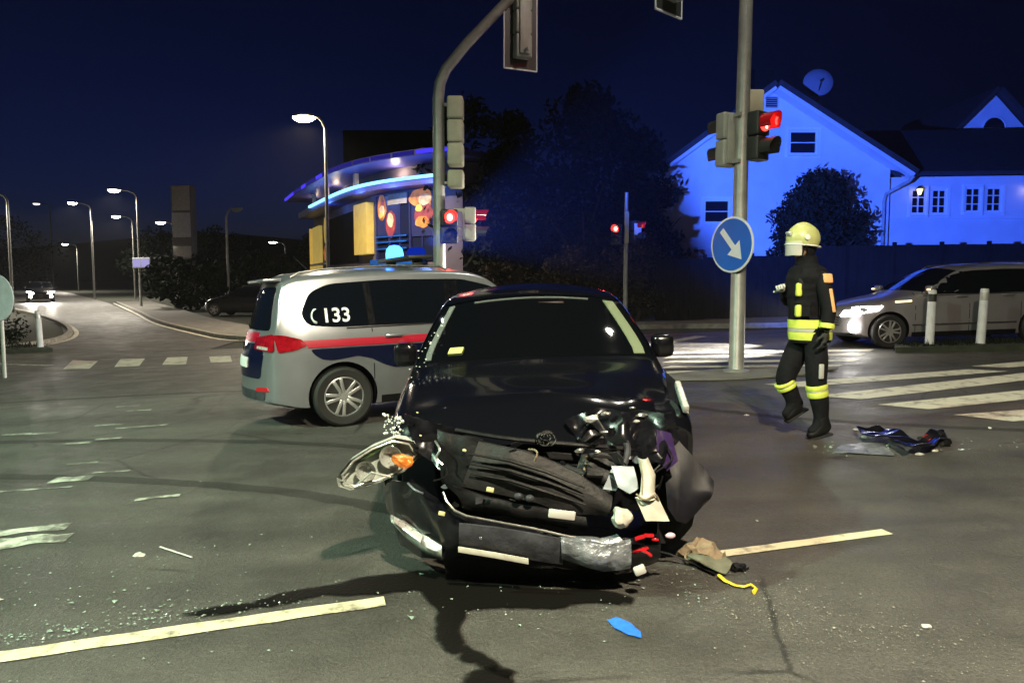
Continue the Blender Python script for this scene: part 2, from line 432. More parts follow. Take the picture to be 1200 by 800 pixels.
pmat('sticker', (.55, .58, .18), .6)
pmat('black_gloss', (.005, .005, .007), .22, spec=.3, coat=.4, noise_amt=.4, noise_scale=22)
pmat('fender_gloss', (.006, .006, .010), .48, spec=.25, coat=.08, noise_amt=.4, noise_scale=20)
pmat('violet_reflection', (.03, .015, .06), .15, coat=.8)
pmat('chrome_dull', (.45, .45, .43), .3, metal=.9, noise_amt=.25, noise_scale=30)
pmat('lamp_lens', (.42, .44, .42), .18, metal=.5, noise_amt=.4, noise_scale=26, bump=.4, bump_scale=60)
pmat('reflector', (.62, .62, .6), .28, metal=.45, noise_amt=.15, noise_scale=40)
pmat('label_white', (.50, .50, .47), .6)
pmat('clip_yellow', (.65, .62, .3), .5)
pmat('pinkish', (.6, .42, .5), .4)
pmat('housing', (.48, .50, .47), .3, noise_amt=.4, noise_scale=18)
pmat('pale_green', (.30, .50, .20), .5)
pmat('crumb', (.75, .82, .78), .12, emit=None)
pmat('visor', (.72, .72, .66), .15, coat=.6); MATS['visor'].node_tree.nodes['Principled BSDF'].inputs['Alpha'].default_value = .55
pmat('pylon_grey', (.62, .62, .68), .6, noise_amt=.15)
pmat('pylon_tan', (.50, .46, .44), .6, noise_amt=.15)
pmat('sign_back', (.5, .5, .55), .45, noise_amt=.1)
pmat('green_grey', (.13, .14, .10), .8, noise_amt=.4, noise_scale=12)
pmat('grit_light', (.26, .245, .20), .6)
pmat('white_post', (.6, .56, .5), .6)
emat('blue_led_dim', (.06, .05, .8), .25)

pmat('tyre_rubber', (.012, .012, .012), .7); MATS['tyre_rubber'].node_tree.nodes['Principled BSDF'].inputs['Alpha'].default_value = .32
# ---------------------------------------------------------------- ground, road, markings
def grid_sheet(name, xs, ys, matn, lift=0.0):
    vs = [(x, y, gz(x, y) + lift) for y in ys for x in xs]; n = len(xs)
    fs = [[j * n + i, j * n + i + 1, (j + 1) * n + i + 1, (j + 1) * n + i] for j in range(len(ys) - 1) for i in range(n - 1)]
    me = bpy.data.meshes.new(name); me.from_pydata(vs, [], fs); me.materials.append(MATS[matn])
    return finish(me, name, None, 60, False)
xs = [-400, -250, -150, -100, -70, -50, -40, -32, -26, -21, -17, -14, -12, -10.5, -9.5, -8.5, -7, -5, -3, -1, 1, 3, 5, 8, 12, 16, 20, 25, 30, 34, 40, 60, 100, 180, 300, 400]
ys = [-60, -30, -15, -8, -4, -1, 0, 1, 2, 3, 4, 5, 6, 7, 8, 9, 10, 12, 14, 16, 18, 20, 22, 24, 27, 30, 34, 40, 48, 58, 70, 90, 120, 170, 260, 400, 600]
ground = grid_sheet('ground', xs, ys, 'verge', -.02); ground['kind'] = 'structure'
def G(u, v): p = onground(u, v); return (p.x, p.y)
# junction asphalt and the two streets leaving it
road = drape('road', [(-30, -8), (34, -8), (34, 19.6), (-30, 19.6)], 0, 'asphalt', None, 2, 'structure')
far_street = drape('far_street', [(-8.2, 19.6), (-8.6, 22.6), (-11.5, 26.2), (-16, 32), (-21, 40), (-30, 54), (-44, 74), (-70, 110), (-84, 110), (-56, 74), (-40, 54), (-27, 40), (-19, 30.5), (-14.8, 24), (-14.0, 19.6)], .004, 'asphalt', None, 2.5, 'structure')
def line(name, a, b, w, matn, parent, lift=.006, skew=0.0, cell=1.0):
    a, b = Vector(a).to_2d(), Vector(b).to_2d(); d = (b - a).normalized(); p = Vector((-d.y, d.x)) * w / 2; k = d * skew
    return drape(name, [tuple(a - p - k), tuple(b - p - k), tuple(b + p + k), tuple(a + p + k)], lift, matn, parent, cell)
def wobble_line(name, pts, w, matn, parent, lift=.006, amp=.012, step=.12):
    pts = [Vector(p).to_2d() for p in pts]; Lr = []; Rr = []
    for i in range(len(pts) - 1):
        a, b = pts[i], pts[i + 1]; d = (b - a).normalized(); p = Vector((-d.y, d.x)); k = max(1, int((b - a).length / step))
        for j in range(k + (1 if i == len(pts) - 2 else 0)):
            c = a.lerp(b, j / k); q = noise.noise(Vector((c.x * 6, c.y * 6, 1))) * amp; q2 = noise.noise(Vector((c.x * 6, c.y * 6, 7))) * amp
            Lr.append(tuple(c + p * (w / 2 + q))); Rr.append(tuple(c - p * (w / 2 + q2)))
    return drape(name, Lr + Rr[::-1], lift, matn, parent, 1.0)
# centre line under the wreck
wobble_line('lane_line', [(-4.5, 2.24), (-2.13, 2.90), (-.60, 3.315)], .105, 'line_paint', road)
wobble_line('lane_line', [(1.02, 3.735), (2.12, 4.00)], .085, 'line_paint', road)
# zebra on the right
for (u0, v0), (u1, v1), w in (((915, 452), (1158, 434), .42), ((982, 466), (1225, 438.5), .46), ((1058, 477), (1240, 458.5), .46), ((1151, 490), (1290, 480), .46), ((1160, 430), (1260, 421), .40)):
    a, b = G(u0, v0), G(u1, v1); line('zebra_stripe', a, b, w, 'road_paint', road, .005, -.12)
# zebra behind the mast, running across the other street
for v, ul, ur in ((413.5, 786, 1022), (418.5, 782, 1012), (424, 780, 1005), (430, 780, 985), (436.5, 776, 850)):
    line('zebra_stripe', G(ul, v), G(ur, v - (3 if v < 420 else 1.5)), .36 if v < 420 else .30, 'road_paint', road, .005, .08)
line('zebra_stripe', G(760, 405), G(822, 394), .35, 'road_paint', road, .005)
# block markings at the mouth of the far street
for q in (((74, 432.5), (105, 432), (115, 423), (85, 423)), ((134, 430), (163, 429), (170, 420), (141, 421)), ((190, 427.5), (218, 427), (220, 418), (196, 419)), ((247, 425), (272, 424), (270, 417), (245, 418))):
    drape('block_marking', [G(*c) for c in q], .005, 'road_paint', road, 1.0)
line('edge_line', G(-160, 431), G(60, 429), .22, 'old_paint', road, .005)
# old paint remnants on the left
for (u, v, l, w, r) in ((85, 561, .30, .08, 8), (25, 622, .55, .07, 12), (30, 634, .5, .10, 12), (166, 500, .55, .035, 14), (92, 519, .25, .05, 10), (128, 498, .3, .035, 10), (127, 514, .25, .04, 8), (97, 543, .25, .035, 10), (163, 481, .3, .03, 10), (150, 476, .3, .02, 8), (50, 508, .35, .03, 8), (20, 509, .3, .04, 8), (185, 583, .3, .03, 16), (130, 553, .3, .02, 5), (20, 575, .8, .02, 8)):
    c = Vector(G(u, v)); d = Vector((math.cos(R(r)), math.sin(R(r)))) * l / 2
    wobble_line('paint_remnant', [tuple(c - d), tuple(c), tuple(c + d)], w * 2.0, 'old_paint', road, .005, w * .7, .05)
# edges of the far street
def cat_line(pts, k=6):
    q = [Vector(p).to_2d() for p in pts]; out = []
    for i in range(len(q) - 1):
        a, b, c, d = q[max(0, i - 1)], q[i], q[i + 1], q[min(len(q) - 1, i + 2)]
        for j in range(k):
            t = j / k; out.append(.5 * ((2 * b) + (c - a) * t + (2 * a - 5 * b + 4 * c - d) * t * t + (3 * b - a - 3 * c + d) * t ** 3))
    return [tuple(p) for p in out + [q[-1]]]
rside = cat_line([(-3.0, 21.9), (-6.2, 22.0), (-8.5, 22.6), (-11.2, 25.7), (-15.6, 31.6), (-20.5, 39.5), (-29.4, 53.6)])
lside = cat_line([(-13.9, 19.7), (-14.6, 24), (-18.7, 30.5), (-26.6, 40), (-39.6, 54)])
wobble_line('edge_line', rside, .16, 'road_paint', far_street, .009, .01, .6)
wobble_line('edge_line', lside, .14, 'road_paint', far_street, .009, .01, .6)
def kerb(pts, side, name='kerb'):
    """a raised kerb stone run; side: +1 puts it left of travel"""
    pts = [Vector(p).to_2d() for p in pts]; a = []; b = []
    for i, p in enumerate(pts):
        d = (pts[min(i + 1, len(pts) - 1)] - pts[max(i - 1, 0)]).normalized(); n = Vector((-d.y, d.x)) * side
        a.append(tuple(p + n * .12)); b.append(tuple(p + n * .28))
    o = drape(name, a + b[::-1], -.01, 'kerb_stone', None, 2, 'structure', .14); return o
kerb(rside, -1); kerb(lside, 1)
pv = [Vector(p).to_2d() for p in rside]; offs = []
for i, p in enumerate(pv):
    d = (pv[min(i + 1, len(pv) - 1)] - pv[max(i - 1, 0)]).normalized(); offs.append(tuple(p + Vector((d.y, -d.x)) * .28))
outer = [tuple(Vector(p) + Vector((1.6, 1.6))) for p in offs]
drape('pavement', offs + outer[::-1], .11, 'pavement', None, 2, 'structure')
# kerb and pavement along the far side of the junction on the right, island under the mast
kerb([(-3, 21.6), (4.0, 21.6), (7, 20.4), (12, 19.7), (34, 19.7)], 1)
drape('pavement', [(-3, 21.88), (4.0, 21.88), (7, 20.68), (12, 19.98), (34, 19.98), (34, 23.2), (-3, 23.6)], .12, 'pavement', None, 2, 'structure')
drape('pavement', [(2.05, 10.35), (2.3, 10.95), (3.2, 11.35), (4.6, 11.3), (4.95, 10.95), (4.3, 10.45), (3.2, 10.2)], .012, 'pavement', None, 1, 'structure', .02)
# grassy islands with the bollards
isl = drape('grass_island', [(6.9, 13.0), (9.5, 12.4), (15, 12.0), (15, 13.0), (9.4, 13.55), (7.2, 13.6)], .0, 'verge', None, 1.5, 'structure', .10)
isl2 = drape('grass_island', [(-20, 19.2), (-13.6, 18.9), (-12.4, 19.5), (-13.4, 20.6), (-20, 22)], .0, 'verge', None, 1.5, 'structure', .10)
def grass(name, poly_fn, count, seed):
    random.seed(seed); m = MB()
    for _ in range(count):
        x, y = poly_fn(); h = random.uniform(.05, .16); a = random.random() * 6.28; w = .008; z = gz(x, y) + .09
        dx, dy = math.cos(a) * w, math.sin(a) * w; lx, ly = random.uniform(-.05, .05), random.uniform(-.05, .05)
        m.add([(x - dx, y - dy, z), (x + dx, y + dy, z), (x + lx, y + ly, z + h)], [[0, 1, 2]])
    o = m.build(name, 'leaf_dark', None, 0, False); o['kind'] = 'stuff'; return o
grass('grass', lambda: (random.uniform(7.2, 14.8), random.uniform(12.95, 13.5)), 2500, 5)
grass('grass', lambda: (random.uniform(-20, -13.2), random.uniform(19.2, 20.6)), 2500, 6)
# hills closing the view
def ridge(name, x0, x1, y, h, seed):
    vs = []; fs = []; n = 40
    for j, (dy, hh) in enumerate(((0, 0), (40, .6), (90, 1.0), (150, .9))):
        for i in range(n + 1):
            x = x0 + (x1 - x0) * i / n; q = noise.noise(Vector((x * .012, j * .3, seed)))
            vs.append((x, y + dy, -6 + hh * h * (1 + .5 * q)))
    for j in range(3):
        for i in range(n): a = j * (n + 1) + i; fs.append([a, a + 1, a + n + 2, a + n + 1])
    m = MB(); m.add(vs, fs); o = m.build(name, 'hill', None, 60, False); o['kind'] = 'structure'
ridge('hill', -420, 420, 190, 26, 3)

# faint tyre marks left by turning traffic
for pts, w in (([(-6.5, 6.2), (-4.2, 6.0), (-2.0, 5.4), (-.6, 4.6)], .16), ([(-6.4, 7.6), (-4.0, 7.4), (-1.9, 6.9), (-.7, 6.2)], .15), ([(1.2, 9.6), (2.2, 8.0), (3.6, 6.9), (6.0, 5.9)], .15), ([(-7.5, 10.5), (-4.5, 10.9), (-1.5, 10.7)], .14)):
    wobble_line('tyre_mark', cat_line(pts), w, 'tyre_rubber', road, .0045, .03, .1)
# ---------------------------------------------------------------- car body builder (front of a car is local -y)
def interp(pts):
    """monotone cubic through (t, value) pairs"""
    xs = [p[0] for p in pts]; ys = [p[1] for p in pts]; n = len(xs)
    if n == 1: return lambda t: ys[0]
    d = [(ys[i + 1] - ys[i]) / (xs[i + 1] - xs[i]) for i in range(n - 1)]
    m = [d[0]] + [0 if d[i - 1] * d[i] <= 0 else 2 * d[i - 1] * d[i] / (d[i - 1] + d[i]) for i in range(1, n - 1)] + [d[-1]]
    def f(t):
        if t <= xs[0]: return ys[0]
        if t >= xs[-1]: return ys[-1]
        i = 0
        while t > xs[i + 1]: i += 1
        h = xs[i + 1] - xs[i]; u = (t - xs[i]) / h
        return (ys[i] * (2 * u ** 3 - 3 * u * u + 1) + h * m[i] * (u ** 3 - 2 * u * u + u) + ys[i + 1] * (-2 * u ** 3 + 3 * u * u) + h * m[i + 1] * (u ** 3 - u * u))
    return f
class CarShape:
    def __init__(s, top, width, bot, prof, kf, rv=((0, .07),), rh=((0, .09),), crown=((0, .04),)):
        s.top = interp(top); s.w = interp(width); s.bot = interp(bot); s.g = interp(prof); s.k = interp(kf)
        s.rv = interp(rv); s.rh = interp(rh); s.cr = interp(crown); s.y0 = top[0][0]; s.y1 = top[-1][0]
    def edge(s, y):
        zt = s.top(y); rv = min(s.rv(y), (zt - s.bot(y)) * .45); xs = s.w(y) * s.g(zt - rv); rh = min(s.rh(y), xs * .5)
        return zt, rv, xs, rh
    def sx(s, y, z):
        zt, rv, xs, rh = s.edge(y)
        if z <= zt - rv: return s.w(y) * s.g(z)
        q = min(1, (z - zt + rv) / rv); return xs - rh * (1 - math.sqrt(max(0, 1 - q * q)))
    def tz(s, x, y):
        zt, rv, xs, rh = s.edge(y); xe = xs - rh; ax = abs(x)
        if ax <= xe: return zt + s.cr(y) * (1 - (ax / xe) ** 2)
        q = min(1, (ax - xe) / rh); return zt - rv + rv * math.sqrt(max(0, 1 - q * q))
    def shift(s, x, y): return y + s.k(y) * min(1.3, (x / s.w(y)) ** 2)
    # surface points for patches: a,b -> point
    def side(s, sg):
        def fn(y, z):
            yy = y
            for _ in range(6):
                x = s.sx(yy, z); yy = y - (s.shift(x, yy) - yy)
            return Vector((sg * s.sx(yy, z), y, z))
        return fn
    def topf(s, dz=None):
        def fn(x, y):
            yy = y
            for _ in range(6): yy = y - (s.shift(x, yy) - yy)
            return Vector((x, y, s.tz(x, yy) + (dz(x, y) if dz else 0)))
        return fn
    def topraw(s):
        def fn(x, y): return Vector((x, s.shift(x, y), s.tz(x, y)))
        return fn
    def endf(s, rear=True):
        def fn(x, z):
            a, b = (s.y1, .0) if rear else (s.y0, .0)
            lo, hi = (a, a - 1.2) if rear else (a, a + 1.2)     # at lo the surface is low, at hi it is high
            if s.tz(x, lo) >= z: return Vector((x, s.shift(x, lo), z))
            for _ in range(28):
                mid = (lo + hi) / 2
                if s.tz(x, mid) >= z: hi = mid
                else: lo = mid
            return Vector((x, s.shift(x, hi), z))
        return fn
    def shell(s, n_end=14, step=.06):
        L = s.y1 - s.y0; ys = []
        e = .35
        for i in range(n_end): ys.append(s.y0 + e * (1 - math.cos(math.pi / 2 * i / n_end)))
        k = int((L - 2 * e) / step); ys += [s.y0 + e + (L - 2 * e) * i / k for i in range(k + 1)]
        for i in range(1, n_end + 1): ys.append(s.y1 - e * (1 - math.sin(math.pi / 2 * i / n_end)))
        vs = []; fs = []; NS, NC, NT = 13, 6, 7
        for y in ys:
            zt, rv, xs, rh = s.edge(y); zb = s.bot(y); half = []
            half.append((0, zb)); half.append((s.w(y) * s.g(zb) * .9, zb))
            for j in range(NS): z = zb + .02 + (zt - rv - zb - .02) * j / (NS - 1); half.append((s.w(y) * s.g(z), z))
            for j in range(1, NC + 1):
                p = math.pi / 2 * j / NC; half.append((xs - rh * (1 - math.cos(p)), zt - rv + rv * math.sin(p)))
            xe = xs - rh
            for j in range(1, NT + 1):
                x = xe * (1 - j / NT); half.append((x, zt + s.cr(y) * (1 - (x / xe) ** 2)))
            ring = half + [(-x, z) for x, z in half[-2:0:-1]]
            vs += [(x, s.shift(x, y), z) for x, z in ring]
        n = len(ring)
        for i in range(len(ys) - 1):
            for k2 in range(n):
                q = (k2 + 1) % n; fs.append([i * n + k2, i * n + q, (i + 1) * n + q, (i + 1) * n + k2])
        for i, rev in ((0, True), (len(ys) - 1, False)):
            h = n // 2; b = i * n; y = ys[i]; rows = []; mcol = 10
            for k2 in range(h + 1):   # bowed end cap between the two halves of the end section
                a, d = b + k2, b + (n - k2) % n
                if a == d: rows.append([a] * (mcol + 1)); continue
                x, _, z = vs[a]; row = [a]
                for j in range(1, mcol):
                    xx = x * (1 - 2 * j / mcol); vs.append((xx, s.shift(xx, y), z)); row.append(len(vs) - 1)
                rows.append(row + [d])
            for k2 in range(h):
                for j in range(mcol):
                    f2 = []
                    for q in (rows[k2][j], rows[k2 + 1][j], rows[k2 + 1][j + 1], rows[k2][j + 1]):
                        if q not in f2: f2.append(q)
                    if len(f2) > 2: fs.append(f2[::-1] if rev else f2)
        return vs, fs
def bool_cut(o, cutters):
    for i, c in enumerate(cutters):
        m = o.modifiers.new('b%d' % i, 'BOOLEAN'); m.operation = 'DIFFERENCE'; m.object = c; m.solver = 'EXACT'
    dg = bpy.context.evaluated_depsgraph_get(); me = bpy.data.meshes.new_from_object(o.evaluated_get(dg))
    o.modifiers.clear(); old = o.data; me.name = old.name; o.data = me
    for c in cutters: bpy.data.objects.remove(c)
    me.polygons.foreach_set('use_smooth', [True] * len(me.polygons)); me.set_sharp_from_angle(angle=R(32)); me.update()
def patch(name, fn, poly, matn, parent, off=.004, cell=.08, skirt=.008, hint=None, smooth=40):
    bm = cell_poly(poly, cell); e = .004
    for v in bm.verts:
        a, b = v.co.x, v.co.y; p = fn(a, b); du = fn(a + e, b) - fn(a - e, b); dv = fn(a, b + e) - fn(a, b - e)
        n = du.cross(dv)
        n = n.normalized() if n.length > 1e-12 else Vector(hint)
        if n.dot(Vector(hint)) < 0: n = -n
        v.co = p + n * off; v.normal = n
    nor = {v: v.normal.copy() for v in bm.verts}
    for f in bm.faces:
        f.normal_update()
        if f.normal.dot(Vector(hint)) < 0: f.normal_flip()
    edges = [ed for ed in bm.edges if ed.is_boundary]
    r = bmesh.ops.extrude_edge_only(bm, edges=edges)
    nv = [g for g in r['geom'] if isinstance(g, bmesh.types.BMVert)]
    hv = Vector(hint).normalized()
    for v in nv:
        best = hv
        for ed in v.link_edges:
            o2 = ed.other_vert(v)
            if o2 in nor: best = nor[o2]
        v.co -= best * (off + skirt)
    me = bpy.data.meshes.new(name); bm.to_mesh(me); bm.free(); me.materials.append(MATS[matn])
    return finish(me, name, parent, smooth, False)
def wheel_mesh(parent, x, y, r, w, sg, spokes=5, rimr=None, name='wheel', detail=True, rot=0.0):
    """sg: the side the rim faces (+1 = +x)"""
    rimr = rimr or r * .66
    M = Matrix.Translation((x, y, r)) @ Matrix.Rotation(R(90) * sg, 4, 'Y')
    t = MB(); h = w / 2
    t.lathe([(rimr, -h * .9), (r * .9, -h), (r * .975, -h * .8), (r, -h * .45), (r, h * .45), (r * .975, h * .8), (r * .9, h), (rimr + .012, h * .93), (rimr, h * .8)], 40, M)
    wo = t.build(name, 'rubber', parent)
    b = MB(); d = h * .86
    b.lathe([(rimr * 1.0, -h * .5), (rimr * 1.01, d), (rimr * .96, d + .006), (rimr * .92, d - .012), (rimr * .90, d - .05), (rimr * .9, -.0)], 40, M)
    if detail:
        for k in range(spokes):
            for s2 in (-1, 1):
                a = rot + 2 * math.pi * k / spokes
                p0 = (math.cos(a) * rimr * .18 - s2 * math.sin(a) * rimr * .06, math.sin(a) * rimr * .18 + s2 * math.cos(a) * rimr * .06, d - .012)
                a2 = a + s2 * .21
                p1 = (math.cos(a2) * rimr * .95, math.sin(a2) * rimr * .95, d - .008)
                q = MB(); q.bar(p0, p1, rimr * .17, .03, (0, 0, 1), 0, .006); b.add(q.v, q.f, M)
        b.lathe([(rimr * .25, -.01), (rimr * .25, d - .012), (rimr * .2, d + .002), (.0, d + .004)], 20, M)
        for k in range(5):
            a = rot + 2 * math.pi * (k + .5) / 5; b.lathe([(.011, d - .02), (.011, d + .002), (0, d + .003)], 8, M @ Matrix.Translation((math.cos(a) * rimr * .29, math.sin(a) * rimr * .29, 0)))
    b.build('rim', 'alloy', wo)
    c = MB(); c.lathe([(rimr * .9, -.02), (rimr * .55, -.012), (0, -.01)], 24, M); c.build('brake_disc', 'signal_dark', wo)
    return wo
def arch_cutter(x0, x1, y, z, r):
    m = MB(); M = Matrix.Translation((x0, y, z)) @ Matrix.Rotation(R(90), 4, 'Y')
    m.lathe([(r, 0), (r, x1 - x0)], 40, M)
    return m.build('cutter', 'cabin', None, 0)
def car_body(shape, parent, paint, axles, arch_r, arch_z, depth=.42, name='body'):
    vs, fs = shape.shell(); m = MB(); m.add(vs, fs); o = m.build(name, [paint, 'cabin'], parent, 32)
    W = shape.w((shape.y0 + shape.y1) / 2) + .2
    root_loc = parent.matrix_world.copy()
    cut = []
    for y in axles:
        cut.append(arch_cutter(W - depth - .2, W, y, arch_z, arch_r)); cut.append(arch_cutter(-W, -W + depth + .2, y, arch_z, arch_r))
    o.parent = None
    bool_cut(o, cut)
    o.parent = parent
    return o
def mirror_part(parent, c, sg, matn, size=(.2, .12, .14)):
    m = MB(); bm = bmesh.new(); bmesh.ops.create_cube(bm, size=1); bmesh.ops.scale(bm, vec=size, verts=bm.verts)
    bmesh.ops.bevel(bm, geom=bm.edges[:], offset=.045, segments=4, affect='EDGES', profile=.5)
    m.addbm(bm, Matrix.Translation(c)); m.bar((c[0] - sg * size[0] * .4, c[1] + .01, c[2] - .05), (c[0] - sg * (size[0] * .5 + .08), c[1] + .02, c[2] - .09), .05, .035, bev=.008)
    o = m.build('mirror', matn, parent)
    g = MB(); g.box((c[0], c[1] + size[1] * .5, c[2]), (size[0] * .8, .006, size[2] * .75), bev=.002); g.build('mirror_glass', 'chrome', o)
    return o
# ---------------------------------------------------------------- the wrecked black hatchback
BX, BY = 0.19, 5.65
wreck = empty('wrecked_car', (BX, BY, gz(BX, BY)), (0, -math.atan(.035), 0),
              'black hatchback with its whole front end smashed open and bumper hanging to the road', 'car')
bs = CarShape(
    top=[(-1.93, .70), (-1.86, .765), (-1.7, .81), (-1.4, .865), (-1.05, .915), (-.93, .945), (-.7, 1.075), (-.4, 1.235), (-.22, 1.325), (-.08, 1.365), (.15, 1.395), (.6, 1.415), (1.2, 1.39), (1.65, 1.31), (1.85, 1.15), (1.99, .98), (2.08, .86), (2.13, .6)],
    width=[(-1.93, .80), (-1.6, .845), (-1.2, .87), (0, .88), (1.2, .87), (1.8, .83), (2.05, .76), (2.13, .62)],
    bot=[(-1.93, .32), (-1.5, .22), (0, .2), (1.6, .24), (2.13, .38)],
    prof=[(.15, .90), (.3, .96), (.5, .99), (.68, 1.0), (.8, .985), (.92, .955), (1.0, .925), (1.2, .83), (1.42, .715)],
    kf=[(-1.93, .10), (-1.2, .10), (-.9, .16), (-.2, .10), (.3, 0), (1.3, 0), (1.8, -.1), (2.13, -.14)],
    rv=[(-1.93, .09), (-1, .06), (-.8, .035), (-.2, .05), (.5, .07), (2, .07)], rh=[(-1.93, .16), (-1, .12), (-.8, .06), (-.2, .09), (.5, .13), (2, .1)],
    crown=[(-1.93, .035), (-.95, .03), (-.2, .055), (.6, .06), (2, .05)])
car_body(bs, wreck, 'black_paint', (-1.26, 1.34), .335, .32)
for ax in (-1.26, 1.34):
    for sg in (-1, 1): wheel_mesh(wreck, sg * .76, ax, .315, .205, sg, rot=.3)
# windscreen with pale inner pillar trims behind it
raw = bs.topraw()
def ws_edge(y): zt, rv, xs, rh = bs.edge(y); return xs - rh * .55
n = 10; ylo, yhi = -.90, -.235
ring = [(-ws_edge(ylo + (yhi - ylo) * i / n), ylo + (yhi - ylo) * i / n) for i in range(n + 1)] + [(ws_edge(yhi - (yhi - ylo) * i / n), yhi - (yhi - ylo) * i / n) for i in range(n + 1)]
patch('windscreen_surround', raw, ring, 'cabin', wreck, .003, .1, .004, (0, -.6, .7))
for sg, mm in ((-1, 'trim_pale'), (1, 'trim_light')):
    strip = [(sg * (ws_edge(ylo + .02 + (yhi - ylo - .05) * i / n) - .05), ylo + .02 + (yhi - ylo - .05) * i / n) for i in range(n + 1)]
    strip += [(sg * (ws_edge(yhi - .03 - (yhi - ylo - .05) * i / n) - (.09 if sg < 0 else .125)), yhi - .03 - (yhi - ylo - .05) * i / n) for i in range(n + 1)]
    patch('pillar_trim', raw, strip, mm, wreck, .010, .12, .003, (0, -.6, .7))
hd = [(-.42, yhi - .022), (.42, yhi - .022), (.42, yhi - .036), (-.42, yhi - .036)]
patch('roof_lining', raw, hd, 'trim_pale', wreck, .010, .12, .003, (0, -.6, .7))
patch('windscreen', raw, ring, 'clear_glass', wreck, .020, .1, .012, (0, -.6, .7), 60)
gp = MB(); gp.box((-.16, -.30, 1.315), (.05, .02, .035), bev=.008); gp.build('sensor', 'white_plastic', wreck)
gp = MB(); gp.box((.14, -.315, 1.31), (.20, .025, .05), bev=.012); gp.build('rear_view_mirror', 'copper_dark', wreck)
patch('permit_sticker', raw, [(-.585, -.845), (-.49, -.845), (-.475, -.79), (-.57, -.79)], 'sticker', wreck, .023, .2, .002, (0, -.6, .7))
# side windows, mirrors, wipers, seams
for sg in (-1, 1):
    sd = bs.side(sg)
    win = roundpoly([(-.55, .985), (-.12, 1.265), (.35, 1.335), (1.0, 1.315), (1.35, 1.2), (1.42, 1.05), (1.1, 1.01)], .05)
    patch('side_window', sd, win, 'dark_glass', wreck, .005, .12, .006, (sg, 0, .3))
    for dy in (-.35, .55, 1.2):
        patch('door_seam', sd, [(dy, .3), (dy + .012, .3), (dy + .05, .9), (dy + .038, .9)], 'cabin', wreck, .0015, .2, .003, (sg, 0, .1))
    hm = MB(); hm.bar((sg * .875, .35, .83), (sg * .872, .52, .835), .035, .03, bev=.01); hm.build('door_handle', 'black_paint', wreck)
    mirror_part(wreck, (sg * .915, -.50, 1.0), sg, 'black_gloss', (.155, .14, .165))
for x0, x1 in ((-.5, .05), (.0, .55)):
    w = MB(); w.bar((x0, -.86 + abs(x0) * .12, .985), (x1, -.88 + abs(x1) * .12, .975), .018, .015); w.build('wiper', 'black_plastic', wreck)
# bonnet: buckled sheet standing over the gap
random.seed(3)
def hood_dz(x, y):
    t = smooth(-1.35, -2.0, y); q = noise.noise(Vector((x * 3.1 + 2, y * 3.4, .3)))
    return .012 + .03 * t * (q + .3) + .05 * t * max(0, 1 - abs(x - .05) / .5) + .045 * smooth(.25, .7, x) * t * noise.noise(Vector((x * 7, y * 6, 4))) - .05 * smooth(.5, .75, abs(x)) * t
def hood(x, y):
    yy = max(y, bs.y0 + .012); p = raw(x, yy); p.z += hood_dz(x, y)
    if y < yy: p.y += (y - yy); p.z -= (yy - y) * .75 + (yy - y) ** 2 * .8
    return p
edge = [(-.70, -1.92), (-.60, -1.985), (-.42, -2.03), (-.2, -2.075), (0, -2.09), (.16, -2.085), (.3, -2.04), (.38, -2.06), (.5, -1.97), (.6, -1.985), (.70, -1.87)]
hp = edge + [(.72, -1.5), (.70, -.99), (.4, -.975), (0, -.97), (-.4, -.975), (-.70, -.99), (-.72, -1.5)]
patch('bonnet', hood, hp, 'black_paint', wreck, .006, .05, .012, (0, -.3, 1), 50)
def ring_ellipse(mb, c, a, b, r, M, n=28):
    mb.tube([M @ Vector((c[0] + a * math.cos(2 * math.pi * k / n), c[1] + b * math.sin(2 * math.pi * k / n), 0)) for k in range(n + 1)], r, 6, cap=False)
em = MB(); eM = Matrix.Translation((.0, -2.165, .715)) @ Matrix.Rotation(R(78), 4, 'X')
ring_ellipse(em, (0, 0), .046, .036, .006, eM); ring_ellipse(em, (0, .010), .024, .019, .0045, eM); ring_ellipse(em, (0, -.003), .013, .031, .0045, eM)
em.build('emblem', 'chrome', wreck)
# the opened engine bay: dark cave, cross member, crumpled sheet
cave = MB(); cave.box((0, -1.90, .47), (1.5, .10, .42), bev=.03); cave.build('engine_bay', 'cabin', wreck)
def L(u, v, D):
    """image pixel at distance D to car coordinates"""
    p = at(u, v, D); return Vector((p.x - BX, p.y - BY, p.z - gz(BX, BY)))
def crumple(name, outline, D0, slope, matn, amp=.03, freq=7, cell=.03, thick=.006, seed=0, parent=None):
    """a torn sheet: outline in image pixels at distance D0 (slope: metres of depth per 100 pixels down)"""
    c = [L(u, v, D0 + slope * (v - outline[0][1]) / 100) for u, v in outline]
    pl = [(p.x, p.z) for p in c]
    bm = cell_poly(pl, cell)
    ys = c[0].y; z0 = c[0].z
    zr = (max(p.z for p in c) - min(p.z for p in c)) or 1; dyz = (max(p.y for p in c) - min(p.y for p in c)) / zr * (-1 if slope > 0 else 1)
    for v in bm.verts:
        x, z = v.co.x, v.co.y; q = noise.noise(Vector((x * freq, z * freq, seed))) + .5 * noise.noise(Vector((x * freq * 2.3, z * freq * 2.3, seed + 5)))
        v.co = Vector((x, ys + (z - z0) * dyz + amp * q, z))
    r = bmesh.ops.extrude_face_region(bm, geom=bm.faces[:])
    for v in [g for g in r['geom'] if isinstance(g, bmesh.types.BMVert)]: v.co.y += thick
    bmesh.ops.recalc_face_normals(bm, faces=bm.faces)
    me = bpy.data.meshes.new(name); bm.to_mesh(me); bm.free(); me.materials.append(MATS[matn])
    return finish(me, name, parent or wreck, 38, False)
